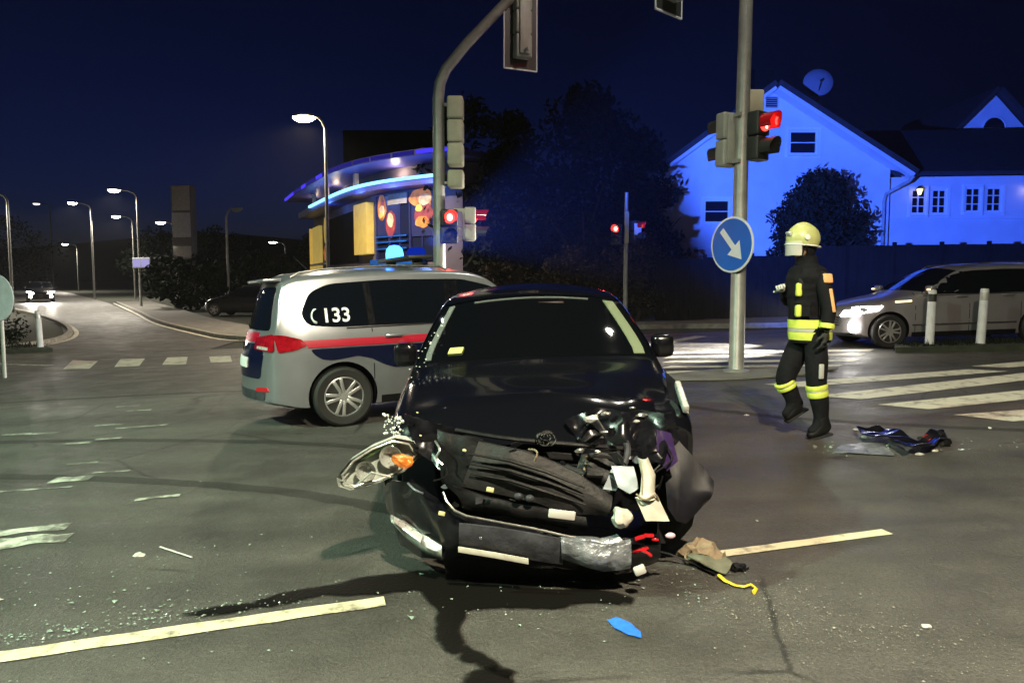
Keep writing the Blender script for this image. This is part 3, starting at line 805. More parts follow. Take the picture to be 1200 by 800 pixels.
# black bumper skin left, bulging and pushed down
def band(name, pts_top, pts_bot, matn, amp=.0, seed=0, parent=None, nseg=5, bulge=.05, thick=.01, fine=6):
    """ribbon between two polylines of 3D points with a bulge outward (-y) and ripples"""
    def resample(p, k):
        out = []
        for i in range(len(p) - 1):
            for j in range(k): out.append(p[i].lerp(p[i + 1], j / k))
        out.append(p[-1]); return out
    T = resample(pts_top, fine); B = resample(pts_bot, fine); vs = []; fs = []; m = nseg + 1
    for i in range(len(T)):
        for j in range(m):
            t = j / nseg; p = T[i].lerp(B[i], t); p = p.copy(); p.y -= bulge * math.sin(math.pi * t)
            q = noise.noise(p * 9 + Vector((0, 0, seed))) ; p.y += amp * q; p.z += amp * .5 * noise.noise(p * 7 + Vector((3, 1, seed)))
            vs.append(p)
    nn = len(vs)
    back = []
    for p in vs: back.append(p + Vector((0, thick, 0)))
    for i in range(len(T) - 1):
        for j in range(nseg):
            a = i * m + j; fs.append([a, a + 1, a + m + 1, a + m]); fs.append([nn + a, nn + a + m, nn + a + m + 1, nn + a + 1])
    for i in range(len(T) - 1):
        for j in (0, nseg):
            a = i * m + j; fs.append([a, a + m, nn + a + m, nn + a])
    for i in (0, len(T) - 1):
        for j in range(nseg):
            a = i * m + j; fs.append([a, a + 1, nn + a + 1, nn + a])
    o = MB(); o.add(vs + back, fs); return o.build(name, matn, parent or wreck, 42)
bl = band('bumper_skin', [L(452, 565, 3.95), L(462, 556, 3.72), L(492, 560, 3.52), L(520, 583, 3.44), L(545, 600, 3.40), L(627, 617, 3.36), L(669, 629, 3.34), L(742, 634, 3.36), L(775, 628, 3.42)],
          [L(460, 604, 3.95), L(470, 632, 3.75), L(495, 648, 3.58), L(521, 651, 3.48), L(548, 648, 3.44), L(627, 664, 3.40), L(668, 672, 3.38), L(740, 676, 3.40), L(772, 662, 3.46)], 'black_gloss', .018, 2, bulge=.045)
band('bumper_side', [L(455, 520, 4.35), L(449, 545, 4.1), L(455, 565, 3.95)], [L(470, 560, 4.35), L(455, 585, 4.1), L(461, 604, 3.95)], 'black_gloss', .01, 5, bulge=.03)
band('lower_valance', [L(521, 640, 3.50), L(560, 648, 3.48), L(640, 660, 3.46), L(720, 672, 3.46)], [L(524, 690, 3.58), L(560, 693, 3.56), L(640, 697, 3.54), L(720, 697, 3.54)], 'black_plastic', .01, 9, bulge=.02)
# bright edge of the grille opening
g = MB(); g.tube([L(523, 572, 3.42), L(527, 583, 3.40), L(536, 594, 3.37), L(550, 601, 3.35), L(590, 610, 3.33), L(627, 618, 3.31), L(669, 629, 3.29), L(700, 634, 3.29)], .006, 8); g.build('grille_trim', 'chrome_dull', wreck)
for dv in (7, 14):
    g = MB(); g.tube([L(545, 597 - dv, 3.42), L(590, 606 - dv, 3.40), L(640, 618 - dv, 3.38), L(668, 625 - dv, 3.38)], .008, 6); g.build('grille_bar', 'black_gloss', wreck)
# grey cross beam that held the number plate, its white strip and the torn silver end
bm_ = band('plate_carrier', [L(541, 610, 3.305), L(585, 616, 3.29), L(625, 624, 3.28), L(661, 632, 3.28)], [L(540, 636, 3.33), L(585, 646, 3.315), L(622, 655, 3.30), L(661, 662, 3.30)], 'plate_grey', .006, 3, bulge=.012, thick=.02)
band('plate_strip', [L(539, 637, 3.30), L(580, 645, 3.285), L(621, 654, 3.27)], [L(539, 643, 3.30), L(580, 651, 3.285), L(621, 660, 3.27)], 'white_plastic', .0, 3, bulge=.003, thick=.012, nseg=2)
b = MB(); p = L(566, 627, 3.255); b.ball(p, (.008, .006, .008)); b.build('bolt', 'chrome', wreck)
band('crushed_bracket', [L(660, 632, 3.27), L(690, 634, 3.25), L(715, 640, 3.25), L(742, 637, 3.28)], [L(660, 657, 3.28), L(690, 667, 3.26), L(710, 674, 3.26), L(740, 669, 3.29)], 'scuffed_metal', .022, 11, bulge=.02, thick=.02, nseg=8, fine=8)
band('torn_flange', [L(657, 628, 3.31), L(682, 630, 3.28), L(706, 634, 3.28), L(726, 628, 3.3)], [L(660, 634, 3.28), L(690, 637, 3.26), L(712, 642, 3.26), L(738, 640, 3.28)], 'scuffed_metal', .02, 15, bulge=.012, thick=.008, fine=8)
# fog lamp
fl = band('fog_lamp', [L(460, 597, 3.70), L(478, 606, 3.60), L(500, 621, 3.50), L(520, 630, 3.45)], [L(464, 606, 3.72), L(480, 628, 3.62), L(502, 645, 3.52), L(520, 652, 3.47)], 'lamp_lens', .006, 1, bulge=.05, thick=.01)
band('fog_reflector', [L(464, 600, 3.64), L(478, 609, 3.57), L(497, 622, 3.49)], [L(467, 606, 3.66), L(482, 621, 3.59), L(494, 632, 3.51)], 'reflector', .005, 4, bulge=.045, thick=.01, parent=fl)
# diagonal black slab: torn lower grille with ribs, lying across the opening
sl = band('torn_grille', [L(567, 514, 3.46), L(603, 523, 3.40), L(645, 537, 3.38), L(684, 557, 3.36), L(722, 585, 3.34)], [L(545, 566, 3.42), L(590, 576, 3.38), L(632, 588, 3.35), L(668, 603, 3.33), L(714, 607, 3.33)], 'grey_plastic', .014, 6, bulge=.03, thick=.03, nseg=8)
for t in (.28, .5, .72):
    g = MB(); A = [L(556, 514 + 52 * t, 3.39), L(603, 523 + 53 * t, 3.335), L(645, 537 + 54 * t, 3.315), L(690, 560 + 45 * t, 3.295)]
    g.tube(A, [.004, .009, .009, .004], 6); g.build('grille_rib', 'black_plastic', sl)
band('air_guide', [L(519, 497, 3.56), L(548, 507, 3.5), L(572, 513, 3.48)], [L(522, 560, 3.52), L(545, 580, 3.45), L(562, 585, 3.44)], 'black_plastic', .035, 21, bulge=.03, thick=.02, nseg=7)
band('undertray', [L(535, 566, 3.40), L(580, 581, 3.36), L(630, 594, 3.33), L(690, 608, 3.33)], [L(548, 592, 3.42), L(585, 600, 3.38), L(630, 612, 3.36), L(692, 622, 3.36)], 'black_plastic', .02, 33, bulge=.02, thick=.02, nseg=6)
for u, v in ((612, 580), (625, 583)):
    b = MB(); b.ball(L(u, v, 3.30), (.022, .016, .018)); b.build('duct_hole', 'plate_grey', wreck)
g = MB(); p = L(662, 603, 3.27); g.box(p, (.125, .012, .042), bev=.006, rot=Matrix.Rotation(R(9), 4, 'Y')); g.build('paper_label', 'label_white', wreck)
for u, v, D, s in ((579, 571, 3.30, .022), (521, 597, 3.38, .02), (550, 524, 3.44, .012), (499, 505, 3.52, .008), (496, 478, 3.56, .007)):
    g = MB(); g.box(L(u, v, D), (s * 1.6, .012, s), bev=.004, rot=Matrix.Rotation(R(14), 4, 'Y')); g.build('clip', 'clip_yellow', wreck)
# radiator, hoses and bent struts in the gap
rad = MB(); rad.box(L(640, 560, 3.62), (.72, .05, .3), bev=.01, rot=Matrix.Rotation(R(8), 4, 'Y')); ro = rad.build('radiator', 'black_plastic', wreck)
for k in range(9):
    f = MB(); f.box(L(640, 540 + k * 4.5, 3.585), (.68, .006, .006), rot=Matrix.Rotation(R(8), 4, 'Y')); f.build('radiator_fin', 'plate_grey', ro)
def hose(pts, r, matn, name='hose'):
    q = [L(*p) for p in pts]; out = []
    for i in range(len(q) - 1):
        a, b_, c_, d_ = q[max(0, i - 1)], q[i], q[i + 1], q[min(len(q) - 1, i + 2)]
        for k in range(5):
            t = k / 5; out.append(.5 * ((2 * b_) + (c_ - a) * t + (2 * a - 5 * b_ + 4 * c_ - d_) * t * t + (3 * b_ - a - 3 * c_ + d_) * t ** 3))
    out.append(q[-1]); h = MB(); h.tube(out, r, 7); return h.build(name, matn, wreck)
hose([(516, 512, 3.5), (521, 522, 3.46), (517, 532, 3.45), (524, 540, 3.44)], .006, 'chrome_dull', 'bent_wire')
hose([(482, 560, 3.5), (490, 568, 3.47), (500, 573, 3.45)], .005, 'scuffed_metal', 'bent_wire')
hose([(690, 545, 3.5), (700, 535, 3.42), (722, 538, 3.4), (734, 552, 3.4)], .014, 'grey_plastic')
hose([(668, 548, 3.46), (690, 556, 3.4), (712, 558, 3.38)], .016, 'grey_plastic')
hose([(735, 552, 3.42), (741, 530, 3.5), (736, 512, 3.6)], .016, 'plate_grey')
hose([(775, 505, 3.7), (782, 525, 3.55), (776, 548, 3.5)], .03, 'black_gloss')
hose([(540, 500, 3.6), (600, 512, 3.52), (680, 522, 3.5), (750, 530, 3.55)], .012, 'black_plastic')
hose([(690, 505, 3.6), (704, 492, 3.56), (716, 510, 3.56)], .005, 'chrome_dull', 'bent_wire')
hose([(695, 500, 3.6), (684, 515, 3.52), (702, 524, 3.5)], .012, 'black_gloss')
for i, (u, v, D, s) in enumerate(((700, 492, 3.56, .03), (716, 487, 3.6, .02), (758, 490, 3.66, .022), (790, 497, 3.7, .022), (782, 510, 3.6, .018), (685, 529, 3.42, .018), (706, 531, 3.4, .012), (748, 481, 3.7, .012), (714, 508, 3.5, .014), (752, 497, 3.62, .012))):
    g = MB(); bm = bmesh.new(); bmesh.ops.create_icosphere(bm, subdivisions=2, radius=s)
    for vv in bm.verts: vv.co *= 1 + .55 * noise.noise(vv.co * 60 + Vector((i, 0, 0)))
    g.addbm(bm, Matrix.Translation(L(u, v, D)) @ Matrix.Diagonal((1.3, .6, .6, 1))); g.build('metal_fragment', 'chrome_dull' if i % 3 else 'reflector', wreck, 0)
crumple('crushed_sheet', [(668, 494), (705, 480), (745, 486), (795, 488), (802, 520), (770, 548), (728, 540), (690, 528)], 3.62, -.25, 'black_gloss', .07, 9, .03, seed=4)
crumple('crushed_sheet', [(480, 478), (520, 492), (560, 503), (560, 540), (520, 545), (490, 520)], 3.66, -.2, 'black_gloss', .05, 8, .03, seed=8)
crumple('crushed_sheet', [(690, 528), (735, 530), (720, 560), (700, 575), (680, 552)], 3.46, -.1, 'grey_plastic', .04, 12, .02, seed=12)
# washer bottle neck and torn white panels
crumple('white_panel', [(722, 549), (748, 550), (753, 575), (742, 581), (728, 572)], 3.36, -.1, 'blue_white_plastic', .02, 9, .02, seed=2)
crumple('white_panel', [(711, 575), (722, 552), (730, 572), (726, 578)], 3.38, -.1, 'blue_white_plastic', .012, 12, .02, seed=6)
band('filler_duct', [L(753, 541, 3.38), L(757, 560, 3.34), L(755, 580, 3.31), L(752, 588, 3.29)], [L(765, 541, 3.38), L(773, 560, 3.34), L(772, 580, 3.31), L(775, 588, 3.29)], 'white_plastic', .01, 5, bulge=.035, thick=.012)
crumple('duct_mouth', [(749, 587), (775, 586), (788, 615), (760, 614)], 3.29, -.12, 'white_plastic', .008, 6, .02, seed=1, thick=.02)
hose([(750, 582, 3.28), (760, 589, 3.25), (772, 584, 3.27), (776, 590, 3.28)], .005, 'brown_foam', 'clamp')
hose([(756, 545, 3.33), (758, 562, 3.28), (757, 584, 3.25)], .0035, 'brown_foam', 'clamp')
b = MB(); bm = bmesh.new(); bmesh.ops.create_icosphere(bm, subdivisions=3, radius=.045)
for vv in bm.verts: vv.co *= 1 + .8 * noise.noise(vv.co * 22 + Vector((4, 1, 0)))
b.addbm(bm, Matrix.Translation(L(731, 609, 3.27)))
b.build('white_cap', 'white_plastic', wreck)
# right corner: fender sheet sticking out, dark liner, red bits
band('torn_fender', [L(776, 500, 3.72), L(800, 520, 3.68), L(826, 551, 3.62), L(840, 570, 3.60)], [L(785, 600, 3.55), L(795, 615, 3.52), L(806, 618, 3.55), L(832, 596, 3.58)], 'fender_gloss', .022, 17, bulge=.03, thick=.008)
band('wheel_liner', [L(778, 520, 3.85), L(800, 530, 3.8), L(822, 560, 3.74)], [L(770, 640, 3.66), L(795, 640, 3.66), L(812, 622, 3.68)], 'black_plastic', .02, 19, bulge=.04, thick=.008)
crumple('corner_sheet', [(776, 508), (792, 512), (800, 545), (786, 556), (774, 540)], 3.55, -.15, 'violet_reflection', .02, 10, .02, seed=14)  # purple reflection on the dark fender put in as the sheet's colour
hm = MB(); hm.bar(L(800, 455, 4.1), L(810, 486, 3.85), .035, .05, bev=.012); hm.build('headlight', 'reflector', wreck)
crumple('fender_edge', [(786, 440), (797, 450), (812, 487), (806, 500), (790, 480)], 4.2, -.6, 'black_gloss', .02, 5, .04, seed=3)
for u, v, s in ((752, 633, .03), (763, 631, .028), (758, 646, .02), (770, 636, .02)):
    g = MB(); g.box(L(u, v, 3.30), (s * 1.7, .02, s * .6), bev=.006, rot=Matrix.Rotation(R(random.uniform(-30, 30)), 4, 'Y')); g.build('red_fragment', 'lens_red', wreck)
b = MB(); b.ball(L(788, 632, 3.34), (.024, .012, .015)); b.build('reflector_cap', 'pinkish', wreck)
b = MB(); b.box(L(751, 671, 3.24), (.055, .03, .042), bev=.01, rot=Matrix.Rotation(R(-20), 4, 'Y')); b.build('white_block', 'label_white', wreck)
hose([(745, 650, 3.3), (755, 648, 3.26), (765, 655, 3.26)], .008, 'lens_red', 'red_wire')
# headlight unit hanging out sideways on the left
hl = [(398, 551), (414, 532), (440, 517), (468, 507), (490, 512), (499, 527), (478, 547), (446, 560), (414, 567), (400, 562)]
c = [L(u, v, 3.60 - .12 * (500 - u) / 100) for u, v in hl]
cen = sum(c, Vector()) / len(c)
hb = MB(); N = len(c); vs = [p + Vector((0, .09, 0)) for p in c] + [p + Vector((0, .01, 0)) for p in c]
hb.add(vs, [list(range(N))] + [[i, (i + 1) % N, N + (i + 1) % N, N + i] for i in range(N)])
ho = hb.build('headlight', 'housing', wreck, 30)
hr = MB()
for (u, v, r) in ((432, 546, .05), (462, 530, .055)):
    p = L(u, v, 3.60 - .12 * (500 - u) / 100); M = Matrix.Translation(p + Vector((0, .055, 0))) @ Matrix.Rotation(R(90), 4, 'X')
    hr.lathe([(r * .15, -.03), (r * .7, -.005), (r, .035), (r * 1.04, .036), (r * .7, -.015), (r * .1, -.04)], 20, M)
hr.tube([p.lerp(cen, .14) + Vector((0, .02, 0)) for p in c] + [c[0].lerp(cen, .14) + Vector((0, .02, 0))], .006, 6)
hr.tube([L(422, 560, 3.5), L(440, 546, 3.49), L(462, 552, 3.52)], .006, 6)
hr.build('reflector_bowl', 'reflector', ho)
ab = MB(); q = L(478, 534, 3.53)
bm = bmesh.new(); bmesh.ops.create_icosphere(bm, subdivisions=3, radius=.042)
for vv in bm.verts: vv.co *= 1 + .35 * noise.noise(vv.co * 40)
ab.addbm(bm, Matrix.Translation(q) @ Matrix.Rotation(R(18), 4, 'Y') @ Matrix.Diagonal((1.35, .45, .75, 1))); ab.build('indicator', 'amber', ho, 20)
lv = []; lf = []
for k, s, dy in ((0, 1.0, 0.0), (1, .93, -.022), (2, .75, -.038), (3, .45, -.046)):
    lv += [cen.lerp(p, s) + Vector((0, dy, 0)) for p in c]
for k in range(3): lf += [[k * N + i, k * N + (i + 1) % N, (k + 1) * N + (i + 1) % N, (k + 1) * N + i] for i in range(N)]
lf.append([3 * N + i for i in range(N)])
le = MB(); le.add(lv, lf); le.build('lens', 'lens_glass', ho, 50)
gs = band('green_bracket', [L(428, 527, 3.56), L(448, 516, 3.58), L(468, 506, 3.6)], [L(432, 531, 3.56), L(452, 520, 3.58), L(470, 514, 3.6)], 'pale_green', .004, 1, bulge=.01, thick=.008, nseg=2)
# broken glass beads hanging along the fender edge
random.seed(11)
gl = MB()
for i in range(60):
    t = random.random(); u = 455 + 24 * random.random(); v = 480 + 24 * random.random() + (u - 465) * .2
    s = random.uniform(.004, .011); gl.box(L(u, v, 3.72 + random.uniform(-.04, .04)), (s, s, s), rot=Matrix.Rotation(random.random() * 3, 4, (random.random(), random.random(), 1)))
for i in range(26):
    t = random.random(); p = L(517 + (473 - 517) * t, 350 + (450 - 350) * t, 0) if False else Vector((-.6 - .2 * t, -.3 - .9 * t, 1.28 - .4 * t)); s = random.uniform(.004, .012)
    gl.box(p + Vector((random.uniform(-.06, .03), random.uniform(-.05, .05), random.uniform(-.03, .03))), (s, s, s * .6))
o = gl.build('glass_crumbs', 'crumb', wreck, 0); o['kind'] = 'stuff'

# splintered plastic and loose wiring in the opening
random.seed(29)
for i in range(18):
    u = random.uniform(500, 800); v = 505 + random.random() * 95 + max(0, (u - 620)) * .12; D = 3.36 + .12 * random.random() + (.25 if u > 780 else 0)
    c = L(u, v, D); n_ = random.randint(4, 6); s_ = random.uniform(.02, .06); a0 = random.random() * 6.28
    pl = [(math.cos(a0 + k * 6.283 / n_) * s_ * random.uniform(.35, 1.3), math.sin(a0 + k * 6.283 / n_) * s_ * random.uniform(.2, .8)) for k in range(n_)]
    m = MB(); M = Matrix.Translation(c) @ Matrix.Rotation(R(random.uniform(-50, 50)), 4, 'Z') @ Matrix.Rotation(R(90 + random.uniform(-50, 50)), 4, 'X')
    m.prism(pl, -.002, .003, M); m.build('plastic_splinter', random.choice(['black_plastic', 'black_gloss', 'grey_plastic', 'plate_grey', 'black_plastic']), wreck, 0)
for i in range(12):
    u = random.uniform(520, 790); v = random.uniform(522, 566); p = []
    for k in range(4): p.append((u + random.uniform(-8, 8) * k * 1.4, v + k * random.uniform(4, 16), 3.42 + random.uniform(-.06, .1)))
    hose(p, random.uniform(.0025, .005), random.choice(['black_plastic', 'grey_plastic', 'black_plastic', 'brown_foam', 'black_plastic']), 'loose_wire')
# ---------------------------------------------------------------- police people carrier and the other cars
def car_root(name, x, y, az, label, cat, group=None):
    rt = (Matrix.Rotation(-math.atan(.035) if -9.5 < x < 34 else 0, 4, 'Y') @ Matrix.Rotation(R(az), 4, 'Z')).to_euler()
    return empty(name, (x, y, gz(x, y)), rt, label, cat, group)
ZK = 1.0
def zs(z): return z if z < 1.05 else 1.05 + (z - 1.05) * ZK
def mpv_shape(front):
    return CarShape(
        top=[(y, zs(z)) for y, z in front] + [(y, zs(z)) for y, z in [(.7, 1.59), (1.4, 1.575), (1.8, 1.545), (1.96, 1.50), (2.03, 1.40), (2.13, 1.14), (2.18, 1.0), (2.23, .86), (2.28, .68), (2.29, .5)]],
        width=[(-2.25, .70), (-2.1, .80), (-1.7, .89), (-1.2, .915), (1.3, .915), (1.75, .90), (2.0, .87), (2.2, .82), (2.29, .72)],
        bot=[(-2.25, .30), (-1.9, .2), (0, .19), (1.8, .22), (2.1, .27), (2.29, .31)],
        prof=[(.15, .93), (.3, .965), (.5, .99), (.7, 1.0), (.88, 1.0), (.95, .985), (1.05, .975), (zs(1.12), .955), (zs(1.35), .865), (zs(1.58), .77)],
        kf=[(-2.25, .28), (-1.6, .18), (-.9, .16), (-.2, .08), (.3, 0), (1.3, 0), (1.8, -.05), (2.1, -.12), (2.29, -.16)],
        rv=[(-2.25, .1), (-1, .06), (-.8, .04), (-.2, .05), (.5, .07), (1.9, .06), (2.05, .05), (2.29, .06)], rh=[(-2.25, .16), (-1, .1), (-.8, .06), (-.2, .09), (.5, .12), (1.9, .10), (2.05, .05), (2.29, .08)],
        crown=[(-2.25, .03), (-.9, .03), (-.2, .05), (.6, .055), (2, .04)])
TALL = [(-2.25, .60), (-2.2, .70), (-2.05, .80), (-1.8, .90), (-1.45, .985), (-1.3, 1.03), (-1.13, 1.10), (-.68, 1.40), (-.48, 1.505), (-.28, 1.55), (.1, 1.58)]
LOW = [(-2.25, .60), (-2.2, .70), (-2.05, .80), (-1.7, .90), (-1.2, .985), (-1.02, 1.03), (-.85, 1.10), (-.3, 1.42), (-.05, 1.525), (.2, 1.57)]
ZK = 1.16; WF = -.26; WB = 0.0; ms = mpv_shape(TALL)
ARCH = [(-1.42, .345), (1.37, .345)]
def mpv(root, paint, wheels=True, sides=(-1, 1), rims=True):
    car_body(ms, root, paint, (-1.42, 1.37), .372, .335)
    for ax in (-1.42, 1.37):
        for sg in (-1, 1): wheel_mesh(root, sg * .81, ax, .325, .215, sg, rot=.35, detail=rims)
    for sg in (-1, 1):
        sd = ms.side(sg)
        win = roundpoly([(-.86 + WF, 1.06 + WB * .6), (-.62 + WF, zs(1.20)), (-.22 + WF, zs(1.405)), (.15 + WF, zs(1.485)), (.8, zs(1.50)), (1.45, zs(1.475)), (1.66, zs(1.40)), (1.77, zs(1.2)), (1.70, 1.11 + WB), (1.4, 1.08 + WB), (.3, 1.07 + WB)], .09, 5)
        patch('side_window', sd, win, 'dark_glass', root, .004, .1, .006, (sg, 0, .3))
        trim = MB(); trim.tube([sd(y, 1.075 + WB + (.012 if y > 1.3 else 0)) + Vector((sg * .006, 0, -.012)) for y in (-.8, -.3, .3, .9, 1.3)], .006, 6); trim.build('window_trim', 'black_plastic', root)
        for y0, y1 in ((-.02, -.05), (.06, .04), (.98, 1.0)):
            patch('window_pillar', sd, [(y0, 1.08), (y0 + .07, 1.08), (y1 + .07, zs(1.475)), (y1, zs(1.475))], 'black_gloss', root, .007, .1, .004, (sg, 0, .3))
        for y0 in (-.95, .06, 1.02):
            patch('door_seam', sd, [(y0, .30), (y0 + .010, .30), (y0 + .010, 1.05), (y0, 1.05)], 'cabin', root, .0012, .2, .003, (sg, 0, .1))
        for y0 in (.0, .88):
            p = sd(y0, .955); q = sd(y0 - .18, .955); h = MB(); h.bar(p + Vector((sg * .028, 0, 0)), q + Vector((sg * .028, 0, 0)), .03, .032, bev=.01)
            for w in (p, q): h.bar(w, w + Vector((sg * .03, 0, 0)), .03, .03)
            h.build('door_handle', paint, root)
        patch('sill_trim', sd, [(-1.0, .215), (.95, .215), (.95, .30), (-1.0, .30)], 'black_plastic', root, .006, .15, .006, (sg, 0, 0))
        mirror_part(root, (sg * 1.0, -.72 + WF, 1.10), sg, paint, (.21, .12, .15))
        rl = MB(); P_ = [Vector((sg * (ms.edge(y)[2] - ms.edge(y)[3] * .8), y, ms.top(y) + dz)) for y, dz in ((.02, .005), (.12, .045), (.7, .055), (1.4, .05), (1.72, .04), (1.82, .005))]
        rl.tube(P_, .013, 8); rl.build('roof_rail', 'chrome_dull', root)
    raw2 = ms.topraw()
    def we(y): zt, rv, xs, rh = ms.edge(y); return xs - rh * .5
    yl, yh, n = -.93 + WF, -.12 + WF * 1.3, 8
    ring = [(-we(yl + (yh - yl) * i / n), yl + (yh - yl) * i / n) for i in range(n + 1)] + [(we(yh - (yh - yl) * i / n), yh - (yh - yl) * i / n) for i in range(n + 1)]
    patch('windscreen', raw2, ring, 'dark_glass', root, .005, .1, .006, (0, -.6, .7))
    re = ms.endf(True)
    patch('rear_window', re, roundpoly([(-.70, 1.07), (.70, 1.07), (.61, zs(1.46)), (-.61, zs(1.46))], .06), 'dark_glass', root, .005, .08, .006, (0, 1, .3))
    sp = MB(); sp.box((0, 2.0, zs(1.525)), (1.2, .2, .035), bev=.014); sp.build('spoiler', paint, root)
    return re
PA = R(117); PX = -1.84 - (-.81 * math.cos(PA) - 1.37 * math.sin(PA)); PY = 7.84 - (-.81 * math.sin(PA) + 1.37 * math.cos(PA))
pol = car_root('police_car', PX, PY, 117, 'silver and blue police people carrier with red stripe and flashing blue roof light', 'police car')
re = mpv(pol, 'silver_paint')
def arc_y(cy_, r, a0, a1, n=12): return [(cy_ + r * math.cos(R(a0 + (a1 - a0) * i / n)), .335 + r * math.sin(R(a0 + (a1 - a0) * i / n))) for i in range(n + 1)]
for sg in (-1, 1):
    sd = ms.side(sg)
    patch('red_stripe', sd, [(-1.95, .845), (1.72, .875), (1.76, .955), (-1.95, .93)], 'red_film', pol, .006, .08, .006, (sg, 0, 0))
    bluep = [(1.70, .86), (1.66, .80), (1.58, .745), (1.48, .73)] + [(1.36, .74), (1.2, .76), (1.05, .72), (.9, .64), (.78, .60), (-.6, .58), (-.9, .60), (-1.05, .68), (-1.3, .745), (-1.55, .745), (-1.8, .66), (-1.9, .70), (-1.9, .835)]
    patch('blue_panel', sd, roundpoly(bluep, .03, 2), 'blue_film', pol, .006, .08, .006, (sg, 0, 0))
    vs, fs = text_poly('133', .21)
    bmt = MB(); fn = sd
    bmt.add([fn(1.40 + (-v.x if sg < 0 else v.x), 1.20 + v.y) + Vector((sg * .007, 0, 0)) for v in vs], fs)
    bmt.build('emergency_number', 'white_film', pol, 0, False)
    hs = MB(); hn = 12; c0 = 1.60
    arc = [(c0 - (.06 * math.cos(R(100 + 160 * i / hn)) if sg < 0 else -.06 * math.cos(R(100 + 160 * i / hn))), 1.205 + .075 * math.sin(R(100 + 160 * i / hn))) for i in range(hn + 1)]
    pts = [fn(*a) + Vector((sg * .010, 0, 0)) for a in arc]
    hs.tube(pts, [.022, .028, .024, .018, .016, .016, .016, .016, .016, .018, .024, .028, .022], 8, flat=.4); hs.build('phone_symbol', 'white_film', pol)
    # tail lamps wrap round the corner
    patch('tail_light', sd, roundpoly([(2.02, .84), (1.86, .86), (1.72, .905), (1.78, .97), (1.95, 1.02), (2.05, 1.03)], .03, 3), 'tail_red', pol, .012, .05, .014, (sg, .4, 0))
    tl = patch('tail_light', re, roundpoly([(sg * .83, .85), (sg * .42, .87), (sg * .40, .99), (sg * .80, 1.035)], .03, 3), 'tail_red', pol, .012, .05, .014, (0, 1, 0))
    pw = patch('reversing_light', re, [(sg * .74, .865), (sg * .50, .877), (sg * .50, .905), (sg * .74, .897)], 'reflector', pol, .016, .06, .006, (0, 1, 0))
    patch('bumper_reflector', re, roundpoly([(sg * .74, .43), (sg * .48, .42), (sg * .52, .465), (sg * .72, .475)], .015, 3), 'lens_red', pol, .007, .06, .006, (0, 1, 0))
patch('red_band', re, [(-.41, .945), (.41, .945), (.45, 1.045), (-.45, 1.045)], 'red_film', pol, .004, .08, .004, (0, 1, 0))
patch('blue_band', re, roundpoly([(-.60, .56), (.60, .56), (.66, .84), (.42, .93), (-.42, .93), (-.66, .84)], .05, 3), 'blue_film', pol, .004, .08, .004, (0, 1, 0))
patch('number_plate', re, [(-.26, .665), (.26, .665), (.26, .775), (-.26, .775)], 'white_film', pol, .014, .1, .012, (0, 1, 0))
patch('lower_bumper', re, roundpoly([(-.66, .33), (.66, .33), (.68, .43), (-.68, .43)], .02, 2), 'plate_grey', pol, .006, .08, .006, (0, 1, 0))
bd = MB(); p = re(0, .87); ring_ellipse(bd, (0, 0), .055, .055, .007, Matrix.Translation(p + Vector((0, .012, 0))) @ Matrix.Rotation(R(90), 4, 'X'))
bd.bar(p + Vector((-.03, .012, .035)), p + Vector((0, .012, -.04)), .01, .012); bd.bar(p + Vector((.03, .012, .035)), p + Vector((0, .012, -.04)), .01, .012)
bd.build('badge', 'chrome', pol)
wp = MB(); wp.bar((.05, 2.175, 1.10), (.42, 2.15, 1.16), .015, .012); wp.build('rear_wiper', 'black_plastic', pol)
# light bar
LZ = .10
lb = MB(); lb.box((0, .33, 1.725 + LZ), (1.26, .30, .04), bev=.012)
for x in (-.5, .5): lb.box((x, .33, 1.665 + LZ), (.06, .12, .12), bev=.01)
lbo = lb.build('light_bar', 'signal_dark', pol)
for x, mt in ((.34, 'beacon_glow'), (-.48, 'beacon_dim')):
    b = MB(); b.lathe([(.001, .15), (.06, .14), (.10, .10), (.112, .04), (.112, -.02)], 20, Matrix.Translation((x, .33, 1.77 + LZ)) @ Matrix.Diagonal((1, 1, 1 if x > 0 else .5, 1))); b.build('blue_beacon', mt, lbo)
an = MB(); an.tube([(0, 1.5, 1.70), (0, 1.52, 1.74), (0, 1.66, 1.88)], [.02, .008, .004], 6); an.build('antenna', 'black_plastic', pol)
lamp('beacon_light', 'POINT', (.34, .33, 1.96), 600, (.03, .14, 1), pol, .06)
BEACON = Vector((-1.1, 9.3, 2.0))
lamp('beacon_beam', 'SPOT', BEACON, 92000, (.032, .098, .78), None, .07, 46, Vector((19.2, 33, 10.2)), .4)

